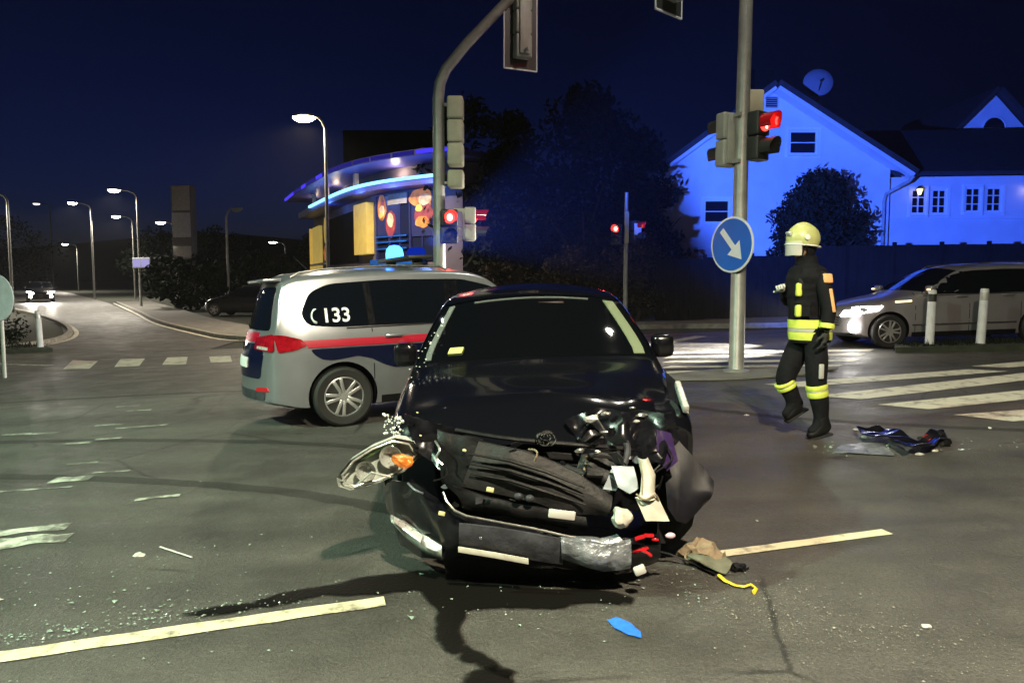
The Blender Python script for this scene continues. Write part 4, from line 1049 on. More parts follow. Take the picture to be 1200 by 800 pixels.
# silver estate driving past on the right
ZK = .86; WF = 0.0; WB = -.08; ms = mpv_shape(LOW)
van = car_root('silver_car', 8.62, 14.62, -91, 'silver car with lit headlights driving past behind the two white bollards', 'car')
mpv(van, 'van_paint')
fe = ms.endf(False)
def head_lamps(root, power, far=False):
    for sg in (-1, 1):
        sd = ms.side(sg)
        patch('headlight', sd, roundpoly([(-2.0, .66), (-1.62, .73), (-1.54, .81), (-2.0, .80)], .02, 3), 'head_white', root, .01, .1, .012, (sg, -.3, 0))
        patch('headlight', fe, roundpoly([(sg * .70, .62), (sg * .42, .62), (sg * .46, .72), (sg * .70, .73)], .02, 3), 'head_white', root, .012, .1, .014, (0, -1, 0))
        b = MB(); M = Matrix.Translation((sg * .66, -2.03, .42)) @ Matrix.Rotation(R(90), 4, 'X'); b.lathe([(.0, .03), (.09, .03), (.105, 0), (.105, -.06)], 16, M); b.build('fog_light', 'head_white', root)
        lamp('headlight_beam', 'SPOT', (sg * .62, -2.42, .72), power, (1, .93, .82), root, .06, 66, (sg * .8, -9, .1), .6)
    gr = MB()
    for k in range(4): gr.box((0, -2.19 - .006 * k, .60 - .05 * k), (1.0, .03, .018))
    gr.build('grille', 'black_plastic', root)
head_lamps(van, 4500)
for sg in (1, -1):
    sd = ms.side(sg); patch('side_marker', sd, roundpoly([(-1.32, .865), (-1.02, .88), (-1.02, .91), (-1.32, .895)], .01, 2), 'amber_led', van, .012, .1, .01, (sg, 0, 0))
    q = MB(); q.box((sg * 1.08, -.78, 1.10), (.02, .10, .03), bev=.006); q.build('mirror_indicator', 'amber_led', van)
    patch('chrome_strip', sd, [(-1.0, .42), (.95, .42), (.95, .45), (-1.0, .45)], 'chrome', van, .008, .15, .006, (sg, 0, 0))
    st = [o for o in kids(van) if o.name.startswith('roof_rail')]
# dark car parked far left and the car coming down the far street
dk = car_root('parked_car', -13.6, 37.5, -97, 'dark car parked beyond the street behind the police car tail', 'car')
mpv(dk, 'dark_paint')
oc = car_root('approaching_car', -37.0, 57.0, 34, 'car coming down the far street with both headlights glaring', 'car')
mpv(oc, 'dark_paint', rims=False); head_lamps(oc, 1100, True)
# ---------------------------------------------------------------- firefighter walking left
FX, FY = 2.65, 6.5
ff = empty('firefighter', (FX, FY, gz(FX, FY)), (0, 0, R(8)), 'firefighter in dark suit with yellow bands and pale yellow helmet walking across the road', 'person')
# local frame: walking towards -x, own left side faces the camera (-y)
def torso():
    secs = [(.86, .175, .150, .035), (.93, .185, .158, .03), (1.02, .182, .156, .02), (1.12, .176, .150, .01), (1.22, .180, .165, 0), (1.34, .186, .190, -.01), (1.44, .176, .205, -.015), (1.51, .145, .185, -.015), (1.555, .09, .11, -.02), (1.585, .075, .08, -.03), (1.62, .07, .075, -.035)]
    return secs
def loft(secs, n=22, wob=0.0, cap=True):
    vs = []; fs = []
    for z, rx, ry, cx in secs:
        for k in range(n):
            t = 2 * math.pi * k / n; q = 1 + wob * noise.noise(Vector((math.cos(t) * 2.2, math.sin(t) * 2.2, z * 7)))
            vs.append((cx + rx * q * math.cos(t), ry * q * math.sin(t), z))
    for i in range(len(secs) - 1):
        for k in range(n): fs.append([i * n + k, i * n + (k + 1) % n, (i + 1) * n + (k + 1) % n, (i + 1) * n + k])
    if cap: fs.append(list(range(n))[::-1]); fs.append([(len(secs) - 1) * n + k for k in range(n)])
    return vs, fs
def dense(secs, k):
    out = []
    for a, b in zip(secs[:-1], secs[1:]):
        for i in range(k): t = i / k; out.append(tuple(a[j] * (1 - t) + b[j] * t for j in range(4)))
    return out + [secs[-1]]
# body: one continuous skin (legs, hips, trunk, neck, arms)
hipL, hipR = (.03, -.10, .92), (.03, .10, .92)
kneeL, ankL, toeL = (.035, -.115, .50), (.115, -.11, .105), (-.03, -.115, .055)
kneeR, ankR, toeR = (-.155, .10, .50), (-.02, .10, .27), (-.155, .10, .165)
nodes = [((.03, 0, .96), (.15, .13)), ((.0, 0, 1.2), (.13, .14)), ((-.01, 0, 1.42), (.13, .15)), ((-.03, 0, 1.58), .065), ((-.045, 0, 1.66), .07),
         (hipL, .105), ((.035, -.11, .72), .108), (kneeL, .094), ((.08, -.112, .32), .086), (ankL, .058), (toeL, (.042, .048)),
         (hipR, .105), ((-.06, .105, .72), .108), (kneeR, .094), ((-.09, .10, .40), .084), (ankR, .056), (toeR, (.042, .046)),
         ((0, -.19, 1.45), .078), ((.055, -.255, 1.18), .066), ((.02, -.265, .97), .05),
         ((0, .19, 1.45), .078), ((-.04, .25, 1.19), .07), ((-.165, .13, 1.31), .052), ((.13, -.11, .06), .045), ((.03, .10, .235), .043)]
edges = [(0, 1), (1, 2), (2, 3), (3, 4), (0, 5), (5, 6), (6, 7), (7, 8), (8, 9), (9, 10), (0, 11), (11, 12), (12, 13), (13, 14), (14, 15), (15, 16), (2, 17), (17, 18), (18, 19), (2, 20), (20, 21), (21, 22), (9, 23), (15, 24)]
me = skin(nodes, edges, 0, 2); me.materials.append(MATS['jacket'])
body = finish(me, 'body', ff, 60)
jk = MB(); v_, f_ = loft(dense(torso(), 7), 44, .05); v_ = [tuple(Vector(p) + Vector((p[0] + .0, p[1], 0)).normalized() * smooth(1.03, 1.12, p[2]) * (.016 * noise.noise(Vector((p[0] * 9, p[1] * 9, p[2] * 15))) + .010 * math.sin(p[2] * 60 + 6 * noise.noise(Vector((p[0] * 6, p[1] * 6, p[2] * 4)))) * max(0, noise.noise(Vector((p[0] * 5, p[1] * 5, p[2] * 3)))) * (1 if p[2] < 1.5 else 0))) for p in v_]; jk.add(v_, f_); jk.build('jacket', 'jacket', ff, 60)
def ring_band(name, z0, z1, matn, grow=.008, parent=ff):
    S = dense(torso(), 3); fz = interp([(a[0], a[1]) for a in S]); fy = interp([(a[0], a[2]) for a in S]); fc = interp([(a[0], a[3]) for a in S])
    ss = [(z0 + (z1 - z0) * i / 3, fz(z0 + (z1 - z0) * i / 3) + grow, fy(z0 + (z1 - z0) * i / 3) + grow, fc(z0 + (z1 - z0) * i / 3)) for i in range(4)]
    m = MB(); v, f = loft(ss, 28, .05, False); m.add(v, f)
    v2, f2 = loft([(a, b - .012, c - .012, d) for a, b, c, d in ss], 28, .05, False); m.add(v2, f2)
    return m.build(name, matn, parent, 60)
ring_band('hem_band', .885, .955, 'hi_vis'); ring_band('hem_band', .99, 1.065, 'hi_vis'); ring_band('reflective_band', .958, .987, 'reflex', .006)
def limb_band(name, p0, p1, r, matn, parent=ff):
    p0, p1 = Vector(p0), Vector(p1); m = MB(); m.tube([p0, p0.lerp(p1, .15), p0.lerp(p1, .85), p1], [r * .98, r * 1.015, r * 1.015, r * .98], 16); return m.build(name, matn, parent, 60)
def on(a, b, t): return Vector(a).lerp(Vector(b), t)
for kn, an in ((kneeL, ankL), (kneeR, ankR)):
    a, b, c, d = on(kn, an, .02), on(kn, an, .13), on(kn, an, .16), on(kn, an, .29)
    limb_band('leg_band', a, b, .094, 'hi_vis'); limb_band('leg_band', c, d, .090, 'hi_vis'); limb_band('leg_reflector', b, c, .089, 'reflex')
pk = MB(); pk.box((.02, -.215, .62), (.045, .02, .13), bev=.008); pk.build('thigh_reflector', 'reflex', ff)
# vertical chest strips and shoulder patch
for z0, z1 in ((1.09, 1.20), (1.27, 1.39)):
    m = MB(); m.box((-.150, -.10, (z0 + z1) / 2), (.05, .075, z1 - z0), bev=.018, seg=3, rot=Matrix.Rotation(R(-18), 4, 'Z')); m.build('chest_strip', 'hi_vis', ff)
m = MB(); m.box((.03, -.252, 1.43), (.085, .02, .085), bev=.012, rot=Matrix.Rotation(R(-16), 4, 'X')); m.build('shoulder_patch', 'patch_orange', ff)
m = MB(); m.bar((.035, -.288, 1.34), (.058, -.318, 1.14), .03, .012, (0, 1, 0), bev=.005); m.build('sleeve_strip', 'patch_orange', ff)
limb_band('cuff_band', on((.055, -.255, 1.18), (.02, -.265, .97), .66), on((.055, -.255, 1.18), (.02, -.265, .97), .86), .064, 'hi_vis')
# boots
for an, to, he in ((ankL, toeL, (.13, -.11, .05)), (ankR, toeR, (.035, .10, .225))):
    an, to, he = Vector(an), Vector(to), Vector(he); kn = Vector(kneeL if an.y < 0 else kneeR)
    dn = (an - kn).normalized(); fw = (to - an); fw = (fw - dn * fw.dot(dn)).normalized()
    nd = [(tuple(an + (kn - an) * .42), .078), (tuple(an + (kn - an) * .15), .07), (tuple(an + dn * .02), .064), (tuple(an + dn * .035 + fw * .08), (.052, .05)), (tuple(an + dn * .05 + fw * .17), (.044, .04)), (tuple(an + dn * .04 - fw * .055), (.05, .05))]
    me = skin(nd, [(0, 1), (1, 2), (2, 3), (3, 4), (2, 5)], 2, 2); me.materials.append(MATS['boot']); finish(me, 'boot', ff, 60)
    sl_ = MB(); sl_.bar(an + dn * .075 - fw * .07, an + dn * .078 + fw * .165, .08, .022, tuple(-dn), bev=.008); sl_.build('sole', 'rubber', ff)
# hands: five bent fingers each
def hand(name, wrist, fwd, palm_n, matn, curl=.5, scale=1.0):
    w = Vector(wrist); f = Vector(fwd).normalized(); nrm = Vector(palm_n); nrm = (nrm - f * nrm.dot(f)).normalized(); s = f.cross(nrm)
    nd = [(w, .030 * scale), (w + f * .045 * scale, (.034 * scale, .022 * scale)), (w + f * .085 * scale, (.036 * scale, .020 * scale))]; ed = [(0, 1), (1, 2)]
    for i, (off, ln) in enumerate(((-.030, .070), (-.010, .080), (.011, .075), (.030, .060))):
        b = len(nd); p0 = w + (f * .092 + s * off) * scale; a = curl * (1 + .12 * i)
        p1 = p0 + (f * math.cos(a * .6) + nrm * math.sin(a * .6)) * ln * .45 * scale; p2 = p1 + (f * math.cos(a * 1.5) + nrm * math.sin(a * 1.5)) * ln * .33 * scale; p3 = p2 + (f * math.cos(a * 2.3) + nrm * math.sin(a * 2.3)) * ln * .26 * scale
        nd += [(p0, .0105 * scale), (p1, .0098 * scale), (p2, .009 * scale), (p3, .0078 * scale)]; ed += [(2, b), (b, b + 1), (b + 1, b + 2), (b + 2, b + 3)]
    b = len(nd); q0 = w + (f * .03 - s * .034) * scale; q1 = q0 + (f * .6 - s * .6 + nrm * .35).normalized() * .04 * scale; q2 = q1 + (f * .85 - s * .2 + nrm * .5).normalized() * .032 * scale
    nd += [(q0, .014 * scale), (q1, .0115 * scale), (q2, .009 * scale)]; ed += [(1, b), (b, b + 1), (b + 1, b + 2)]
    me = skin([(tuple(a), r) for a, r in nd], ed, 1, 2); me.materials.append(MATS[matn]); return finish(me, name, ff, 60)
hand('hand', (.018, -.265, .965), (-.08, .02, -1), (-.4, .9, 0), 'glove_dark', .55, 1.05)
hand('hand', (-.175, .12, 1.315), (-.55, -.55, .45), (.2, -.3, -.9), 'glove_pale', .7, 1.05)
# head with face, under a helmet
HX, HZ = -.075, 1.735
hd = MB(); hd.ball((0, 0, 0), (1, 1, 1), n=28, m=22)
vs = []
for p in hd.v:
    x, y, z = p; fx = -x
    rx, ry, rz = .098, .076, .122; q = Vector((x * rx, y * ry, z * rz))
    if z < -.25: q.y *= 1 - .32 * smooth(-.25, -1, z); q.x = q.x * (1 - .22 * smooth(-.3, -1, z)) - .012 * smooth(-.3, -.9, z)
    nose = math.exp(-((z + .12) / .17) ** 2 - (y / .16) ** 2) if fx > .6 else 0; q.x -= .026 * nose
    brow = math.exp(-((z - .17) / .10) ** 2) if fx > .6 else 0; q.x -= .006 * brow
    for sy in (-1, 1):
        e = math.exp(-((z - .04) / .10) ** 2 - ((y - sy * .38) / .17) ** 2) if fx > .5 else 0; q.x += .010 * e
    lip = math.exp(-((z + .48) / .07) ** 2 - (y / .3) ** 2) if fx > .5 else 0; q.x -= .007 * lip
    mo_ = math.exp(-((z + .43) / .03) ** 2 - (y / .3) ** 2) if fx > .5 else 0; q.x += .005 * mo_
    ch = math.exp(-((z + .86) / .16) ** 2 - (y / .35) ** 2) if fx > .2 else 0; q.x -= .012 * ch
    vs.append(q)
hd.v = [q + Vector((HX, 0, HZ)) for q in vs]; head = hd.build('head', 'skin', ff, 60)
for sy in (-1, 1):
    e = MB(); e.ball((HX - .083, sy * .029, HZ + .006), .0115); e.build('eye', 'helmet_white', head); e = MB(); e.ball((HX - .092, sy * .029, HZ + .006), .005); e.build('pupil', 'hair', head)
    e = MB(); e.ball((HX + .01, sy * .077, HZ - .005), (.018, .009, .03)); e.build('ear', 'skin', head)
hc = MB(); hc.ball((HX + .012, 0, HZ + .035), (.10, .082, .10)); hc.build('hair', 'hair', head)
hm = MB(); n = 30; pr = []
for i in range(13):
    a = R(-30 + 120 * i / 12); pr.append((math.cos(a), math.sin(a)))
vs = []; fs = []
for c_, s_ in pr:
    for k in range(n):
        t = 2 * math.pi * k / n; ridge = .012 * math.exp(-(math.sin(t) / .18) ** 2) * max(0, s_)
        vs.append((HX + .012 + .148 * c_ * math.cos(t) * (1.05 if math.cos(t) < 0 else 1.0), .122 * c_ * math.sin(t), HZ + .045 + (.135 + ridge) * s_))
for i in range(len(pr) - 1):
    for k in range(n): fs.append([i * n + k, i * n + (k + 1) % n, (i + 1) * n + (k + 1) % n, (i + 1) * n + k])
hm.add(vs, fs); ho2 = hm.build('helmet', 'helmet_yellow', ff, 60)
rm = MB(); rm.tube([(HX + .012 + (.158 if math.cos(2 * math.pi * k / 24) < 0 else .15) * math.cos(2 * math.pi * k / 24), .126 * math.sin(2 * math.pi * k / 24), HZ - .018 - .014 * math.cos(2 * math.pi * k / 24)) for k in range(25)], .007, 8); rm.build('rim', 'helmet_white', ho2)
vz = MB(); vs = []; fs = []
for i in range(6):
    for k in range(13):
        t = R(118 + 124 * k / 12); z = HZ + .02 - .125 * i / 5; vs.append((HX + .012 + .158 * math.cos(t), .128 * math.sin(t), z))
for i in range(5):
    for k in range(12): fs.append([i * 13 + k, i * 13 + k + 1, (i + 1) * 13 + k + 1, (i + 1) * 13 + k])
vz.add(vs, fs); vz.build('visor', 'visor', ho2, 60)
ng = MB(); vs = []; fs = []
for i in range(5):
    for k in range(15):
        t = R(-95 + 190 * k / 14); z = HZ - .01 - .105 * i / 4; vs.append((HX + .012 + (.132 - .010 * i) * math.cos(t), (.108 - .008 * i) * math.sin(t), z))
for i in range(4):
    for k in range(14): fs.append([i * 15 + k, i * 15 + k + 1, (i + 1) * 15 + k + 1, (i + 1) * 15 + k])
ng.add(vs, fs); ng.build('neck_guard', 'jacket', ho2, 60)
for sy in (-1, 1):
    b = MB(); b.lathe([(.0, .012), (.022, .01), (.026, 0)], 14, Matrix.Translation((HX - .02, sy * .122, HZ + .05)) @ Matrix.Rotation(R(-90 * sy), 4, 'X')); b.build('visor_hinge', 'helmet_white', ho2)
cs = MB(); cs.tube([(HX - .02, -.10, HZ - .0), (HX - .035, -.07, HZ - .10), (HX - .045, 0, HZ - .135), (HX - .035, .07, HZ - .10), (HX - .02, .10, HZ)], .007, 6); cs.build('chin_strap', 'black_plastic', ho2)
b = MB(); b.box((HX - .137, -.02, HZ + .085), (.03, .07, .045), bev=.01, rot=Matrix.Rotation(R(-30), 4, 'Y')); b.build('helmet_badge', 'reflex', ho2)

# collar, pocket flaps, radio and belt buckle
cl = MB(); v, f = loft([(1.55, .098, .105, -.02), (1.59, .09, .095, -.028), (1.625, .092, .098, -.03), (1.63, .082, .088, -.03), (1.58, .075, .08, -.028)], 24, .06, False); cl.add(v, f); cl.build('collar', 'jacket', ff, 60)
for (x, y, z, rz) in ((-.12, -.135, 1.21, -38), (.06, -.172, 1.22, 12)):
    m = MB(); m.box((x, y, z), (.13, .02, .05), bev=.007, rot=Matrix.Rotation(R(rz), 4, 'Z')); m.box((x, y + .004, z - .06), (.12, .018, .11), bev=.008, rot=Matrix.Rotation(R(rz), 4, 'Z')); m.build('pocket', 'jacket', ff)
m = MB(); m.box((-.14, -.12, 1.38), (.045, .035, .10), bev=.01, rot=Matrix.Rotation(R(-30), 4, 'Z')); m.tube([(-.14, -.12, 1.43), (-.145, -.12, 1.52)], .006, 6); m.build('radio', 'black_plastic', ff)
# ---------------------------------------------------------------- signals, masts, lamps, signs
def signal_head(parent, c, face_az, lit, n=3, r=.105, back=False, body='signal_dark', pitch=.33, label=None, figure=False, vis='signal_dark', board_mat='signal_dark'):
    """c: centre of the housing; face_az: compass of the lenses, degrees, 0 = towards -y (the camera), 90 = towards +x"""
    M = Matrix.Translation(c) @ Matrix.Rotation(R(face_az), 4, 'Z')
    h = MB(); H = pitch * n
    for k in range(n):
        z = (n - 1) / 2 * pitch - k * pitch; h.box((0, .02, z), (.30, .20, pitch - .012), M, bev=.03, seg=3)
    h.box((0, .135, 0), (.2, .05, H * .9), M, bev=.015)
    for zz in (-H * .42, H * .42): h.bar(M @ Vector((0, .1, zz)), M @ Vector((0, .30, zz)), .04, .05)
    ho = h.build('signal_housing', body, parent)
    for k in range(n):
        z = (n - 1) / 2 * pitch - k * pitch; col = (['red', 'amber', 'green'] if n == 3 else ['red', 'green'])[k]
        l = MB(); l.lathe([(r, 0), (r, .012), (r * .7, .026), (0, .034)], 20, M @ Matrix.Translation((0, -.08, z)) @ Matrix.Rotation(R(90), 4, 'X'))
        on_ = lit == col
        lo = l.build('lens', {'red': 'red_glow', 'green': 'green_glow', 'amber': 'amber_led'}[col] if on_ else 'signal_dark', ho)
        if on_ and figure:
            f = MB(); Fm = M @ Matrix.Translation((0, -.118, z))
            f.ball((0, 0, .055), (.02, .006, .02), Fm); f.box((0, 0, .005), (.045, .01, .075), Fm, bev=.004); f.box((-.014, 0, -.055), (.018, .01, .06), Fm, bev=.003); f.box((.014, 0, -.055), (.018, .01, .06), Fm, bev=.003)
            f.build('standing_figure', 'red_core', lo)
        elif on_:
            f = MB(); f.ball((0, -.112, z), (.05, .012, .06), M); f.build('lamp_core', 'red_core', lo)
        v = MB(); vs = []; fs = []; m = 14
        for i, (d, rr) in enumerate(((-.075, r * 1.12), (-.26, r * 1.16))):
            for q in range(m + 1):
                t = R(-35 + 250 * q / m); vs.append((rr * math.cos(t), d - (.06 * max(0, math.sin(t)) if i else 0), z + rr * math.sin(t)))
        for i, (d, rr) in enumerate(((-.075, r * 1.06), (-.26, r * 1.10))):
            for q in range(m + 1):
                t = R(-35 + 250 * q / m); vs.append((rr * math.cos(t), d - (.06 * max(0, math.sin(t)) if i else 0), z + rr * math.sin(t)))
        w = m + 1
        for q in range(m):
            fs.append([q, q + 1, w + q + 1, w + q]); fs.append([2 * w + q, 3 * w + q, 3 * w + q + 1, 2 * w + q + 1]); fs.append([w + q, w + q + 1, 3 * w + q + 1, 3 * w + q])
        v.add(vs, fs, M); v.build('visor', 'lens_red' if (on_ and lit == 'red' and vis == 'red') else vis if vis != 'red' else 'signal_dark', ho, 50)  # visor over a lit red lens is coloured red for its glow
        if on_:
            lamp('signal_light', 'SPOT', M @ Vector((0, -.30, z)), 22 if lit == 'red' else 700, (1, .06, .04) if lit == 'red' else (.3, 1, .5), parent, .08, 150, M @ Vector((0, -3, z - .6)), .8)
    if back:
        b = MB(); bw, bh = .62, H + .34; b.prism(roundpoly([(-bw / 2, -bh / 2), (bw / 2, -bh / 2), (bw / 2, bh / 2), (-bw / 2, bh / 2)], .05), -.006, .006, M @ Matrix.Translation((0, -.05, 0)) @ Matrix.Rotation(R(90), 4, 'X')); bo = b.build('backboard', board_mat, parent, 30)
        e = MB(); W2, H2 = bw / 2, bh / 2
        for p, q in (((-W2, -H2), (W2, -H2)), ((W2, -H2), (W2, H2)), ((W2, H2), (-W2, H2)), ((-W2, H2), (-W2, -H2))):
            e.bar(M @ Vector((p[0], -.05, p[1])), M @ Vector((q[0], -.05, q[1])), .03, .022)
        e.build('board_edge', 'sign_white', bo)
    return ho
# --- mast with overhead arm behind the police car
lmast = empty('signal_mast', (-1.29, 13.0, gz(-1.29, 13)), (0, 0, 0), 'curved grey signal mast with an overhead arm behind the police car', 'traffic light')
m = MB(); z0 = 0
path = [(0, 0, 0), (0, 0, 1.5), (0, 0, 3.5), (0, 0, 4.75), (.03, 0, 5.02), (.14, -.02, 5.25), (.5, -.06, 5.66), (1.1, -.12, 6.25), (1.7, -.18, 6.78), (2.3, -.22, 7.1), (3.2, -.3, 7.3), (5.2, -.4, 7.4)]
m.tube(path, [.115, .112, .105, .10, .098, .095, .09, .085, .08, .075, .07, .06], 16); m.lathe([(.2, 0), (.2, .03), (.13, .05)], 16); m.build('mast', 'pole_metal', lmast)
b = MB()
for k in range(4):
    b.box((.30, .0, 3.38 + k * .40 - (.02 if k == 0 else 0)), (.28, .34, .385 if k else .30), bev=.04, seg=3)
bx = b.build('signal_housing', 'signal_cream', lmast)
for k in range(4):
    b = MB(); b.box((.30, .17, 3.38 + k * .40), (.2, .06, .26), bev=.02); b.build('visor', 'signal_grey', bx)
b = MB()
for z in (3.3, 4.65): b.bar((.08, 0, z), (.2, 0, z), .05, .05)
b.build('bracket', 'pole_metal', lmast)
signal_head(lmast, (.19, -.20, 2.52), 12, 'red', 2, .10, pitch=.30, vis='red')
signal_head(lmast, (.56, .05, 2.58), 96, 'red', 2, .10, pitch=.30, body='signal_cream', vis='red')
b = MB(); b.bar((.08, 0, 2.5), (.56, .05, 2.5), .05, .05); b.build('bracket', 'pole_metal', lmast)
signal_head(lmast, (1.46, -.03, 6.02), 203, 'red', 3, .14, True, body='signal_grey', pitch=.40)
b = MB(); b.bar((1.47, -.15, 6.55), (1.47, -.03, 6.3), .06, .06); b.build('bracket', 'pole_metal', lmast)
# --- mast on the right with the pedestrian signal, arrow sign and overhead arm
rm_x, rm_y = 3.42, 11.0
rmast = empty('signal_mast', (rm_x, rm_y, gz(rm_x, rm_y) + .02), (0, 0, 0), 'tall grey mast carrying the red pedestrian light and the blue arrow sign', 'traffic light')
m = MB(); m.tube([(0, 0, 0), (0, 0, .02), (0, 0, 3.0), (.02, 0, 6), (.03, 0, 8.6), (0, -.3, 9.1), (-.05, -1.3, 9.3)], [.125, .115, .105, .095, .085, .07, .06], 18); m.lathe([(.2, 0), (.2, .03), (.14, .05)], 16); m.build('mast', 'pole_metal', rmast)
m = MB(); m.tube([(0, 0, 6.4), (-.8, -.1, 6.75), (-3.0, -.35, 6.85)], [.07, .06, .05], 12); m.build('arm', 'pole_metal', rmast)
signal_head(rmast, (.22, -.12, 3.50), 38, 'red', 2, .12, pitch=.36, vis='red', figure=True)
b = MB(); b.box((.20, .16, 4.05), (.30, .18, .36), bev=.03); b.build('signal_housing', 'signal_cream', rmast)
hz_ = signal_head(rmast, (-.20, .10, 3.48), 205, None, 2, .12, pitch=.40, body='signal_grey')
b = MB()
for z in (3.2, 3.75): b.bar((-.2, .05, z), (.22, -.05, z), .06, .05)
b.build('bracket', 'pole_metal', rmast)
signal_head(rmast, (-1.13, -.25, 5.98), 222, 'red', 3, .14, True, body='signal_grey', pitch=.40)
m = MB(); m.box((-.06, -1.5, 9.3), (.26, .7, .12), bev=.04); lh = m.build('lamp_head', 'pole_metal', rmast)
m = MB(); m.box((-.06, -1.55, 9.232), (.2, .5, .012)); m.build('lamp_glass', 'lamp_white', lh)
lamp('lamp_light', 'SPOT', (-.06, -1.55, 9.18), 650, (1, .93, .80), rmast, .14, 165, (-.5, -2.4, 0), .5)
# arrow sign
sg_n = Vector((-math.sin(R(60)), -math.cos(R(60)), 0))
sgn = empty('arrow_sign', (rm_x + sg_n.x * .15, rm_y + sg_n.y * .15, 2.06), (0, 0, R(-60)), 'round blue sign with white arrow pointing down right on the tall mast', 'road sign')
SM = Matrix.Rotation(R(90), 4, 'X')
d = MB(); d.lathe([(.0, -.012), (.405, -.012), (.418, -.004), (.418, .004), (.40, .008), (0, .008)], 48, SM); d.build('disc', 'sign_white', sgn, 30)
d = MB(); d.lathe([(.385, .006), (.385, .011), (0, .0115)], 48, SM); d.build('face', 'sign_blue', sgn, 30)
ar = [(-.045, .30), (.045, .30), (.045, -.06), (.155, -.06), (0, -.30), (-.155, -.06), (-.045, -.06)]
d = MB(); d.prism(ar, .012, .016, SM @ Matrix.Rotation(R(42), 4, 'Z')); d.build('arrow', 'sign_white', sgn, 0)
d = MB(); d.bar((.0, .02, .18), (0, .16, .18), .25, .03); d.bar((.0, .02, -.18), (0, .16, -.18), .25, .03); d.build('clamp', 'pole_metal', sgn)
# --- small far signal across the other street
sx, sy = 3.45, 22.1
sm = empty('signal_mast', (sx, sy, gz(sx, sy) + .1), (0, 0, 0), 'slim far signal pole with small red lights in front of the dark trees', 'traffic light')
m = MB(); m.tube([(0, 0, 0), (0, 0, 2.6), (0, 0, 4.0)], [.07, .065, .05], 12); m.build('mast', 'pole_metal', sm)
m = MB(); m.box((.0, -.08, 2.95), (.13, .1, .95), bev=.03); m.build('housing_back', 'signal_cream', sm)
signal_head(sm, (-.30, -.02, 2.75), -20, 'red', 2, .10, pitch=.32, vis='red'); signal_head(sm, (.28, .0, 2.85), 55, 'red', 2, .10, pitch=.32, vis='red')
m = MB(); m.box((.33, -.12, 2.90), (.26, .03, .34), bev=.01, rot=Matrix.Rotation(R(30), 4, 'Z')); m.build('white_panel', 'sign_white', sm)
# --- street lamps
def street_lamp(x, y, h, arm, az, glow, label, power=0, color=(1, .87, .66), base=None, gs=1.0, head=(.26, .75, .11), name='street_lamp'):
    r = empty(name, (x, y, gz(x, y) if base is None else base), (0, 0, R(az)), label, 'street lamp', 'street lamps')
    m = MB(); m.tube([(0, 0, 0), (0, 0, h * .5), (0, 0, h - .35), (0, -.12, h - .08), (0, -arm * .5, h + .06), (0, -arm, h + .12)], [.085, .075, .06, .055, .045, .04], 10); m.build('post', 'pole_metal', r)
    m = MB(); m.box((0, -arm - head[1] * .4, h + .14), head, bev=.04); hd_ = m.build('lamp_head', 'signal_grey', r)
    m = MB(); m.lathe([(0, -.17), (.10, -.14), (.17, -.06), (.18, 0)], 14, Matrix.Translation((0, -arm - head[1] * .4, h + .09)) @ Matrix.Diagonal((.75 * gs, 2.0 * gs, gs, 1))); m.build('lamp_glass', glow, hd_)
    if power: lamp('lamp_light', 'SPOT', (0, -arm - head[1] * .4, h - .12), power, color, r, .14, 165, (0, -arm - head[1] * .4 - .4, 0), .5)
    return r
p = at(381, 140, 28.0)
street_lamp(p.x, p.y, p.z - gz(p.x, p.y), .5, -90, 'lamp_warm', 'bright warm street lamp in front of the blue lit restaurant', 5200, (1, .82, .58), gs=1.2)
for (u, v, Y, arm, az, glow, lab, pw) in (
        (160, 225, 46, 1.0, -78, 'lamp_white', 'street lamp whose post carries the small violet sign', 4200),
        (155, 255, 64, 1.0, -78, 'lamp_white', 'street lamp just left of the post with the violet sign, second up the street', 3600),
        (106, 240, 62, 1.0, -60, 'lamp_white', 'street lamp over the far street above the approaching car', 3600),
        (90, 287, 92, 1.0, -70, 'lamp_white', 'lowest street lamp at the far bend of the street', 4000),
        (205, 262, 60, .8, -80, 'lamp_white', 'street lamp just left of the tall advertising pylon', 0),
        (8, 228, 40, 1.0, -80, 'lamp_warm', 'big bright street lamp cut by the left picture edge', 3800),
        (58, 240, 85, 1.0, -70, 'lamp_faint', 'faintest street lamp, tiny, between two brighter ones on the left', 0),
        (334, 285, 70, .8, -70, 'lamp_white', 'small street lamp low behind the left corner of the restaurant', 0)):
    p = at(u, v, Y); street_lamp(p.x, p.y, p.z - gz(p.x, p.y), arm, az, glow, lab, pw, (1, .9, .74))
p = at(265, 248, 44); street_lamp(p.x, p.y, p.z - gz(p.x, p.y), .5, 70, 'signal_grey', 'unlit street lamp right of the tall advertising pylon')
p = at(209, 367, 44)
# violet sign on the lamp post
p = at(166, 308, 45.6); vs_ = empty('lit_sign', p, (0, 0, R(-18)), 'small violet lit direction sign on the far lamp post', 'sign')
m = MB(); m.box((0, 0, 0), (1.4, .1, .66), bev=.03); m.build('cabinet', 'signal_grey', vs_)
for x in (-.34, .34):
    m = MB(); m.box((x, -.055, 0), (.62, .02, .52), bev=.008); m.build('panel', 'sign_lit', vs_)
m = MB(); m.bar((-.3, .05, 0), (-.3, .4, 0), .08, .08); m.build('clamp', 'pole_metal', vs_)
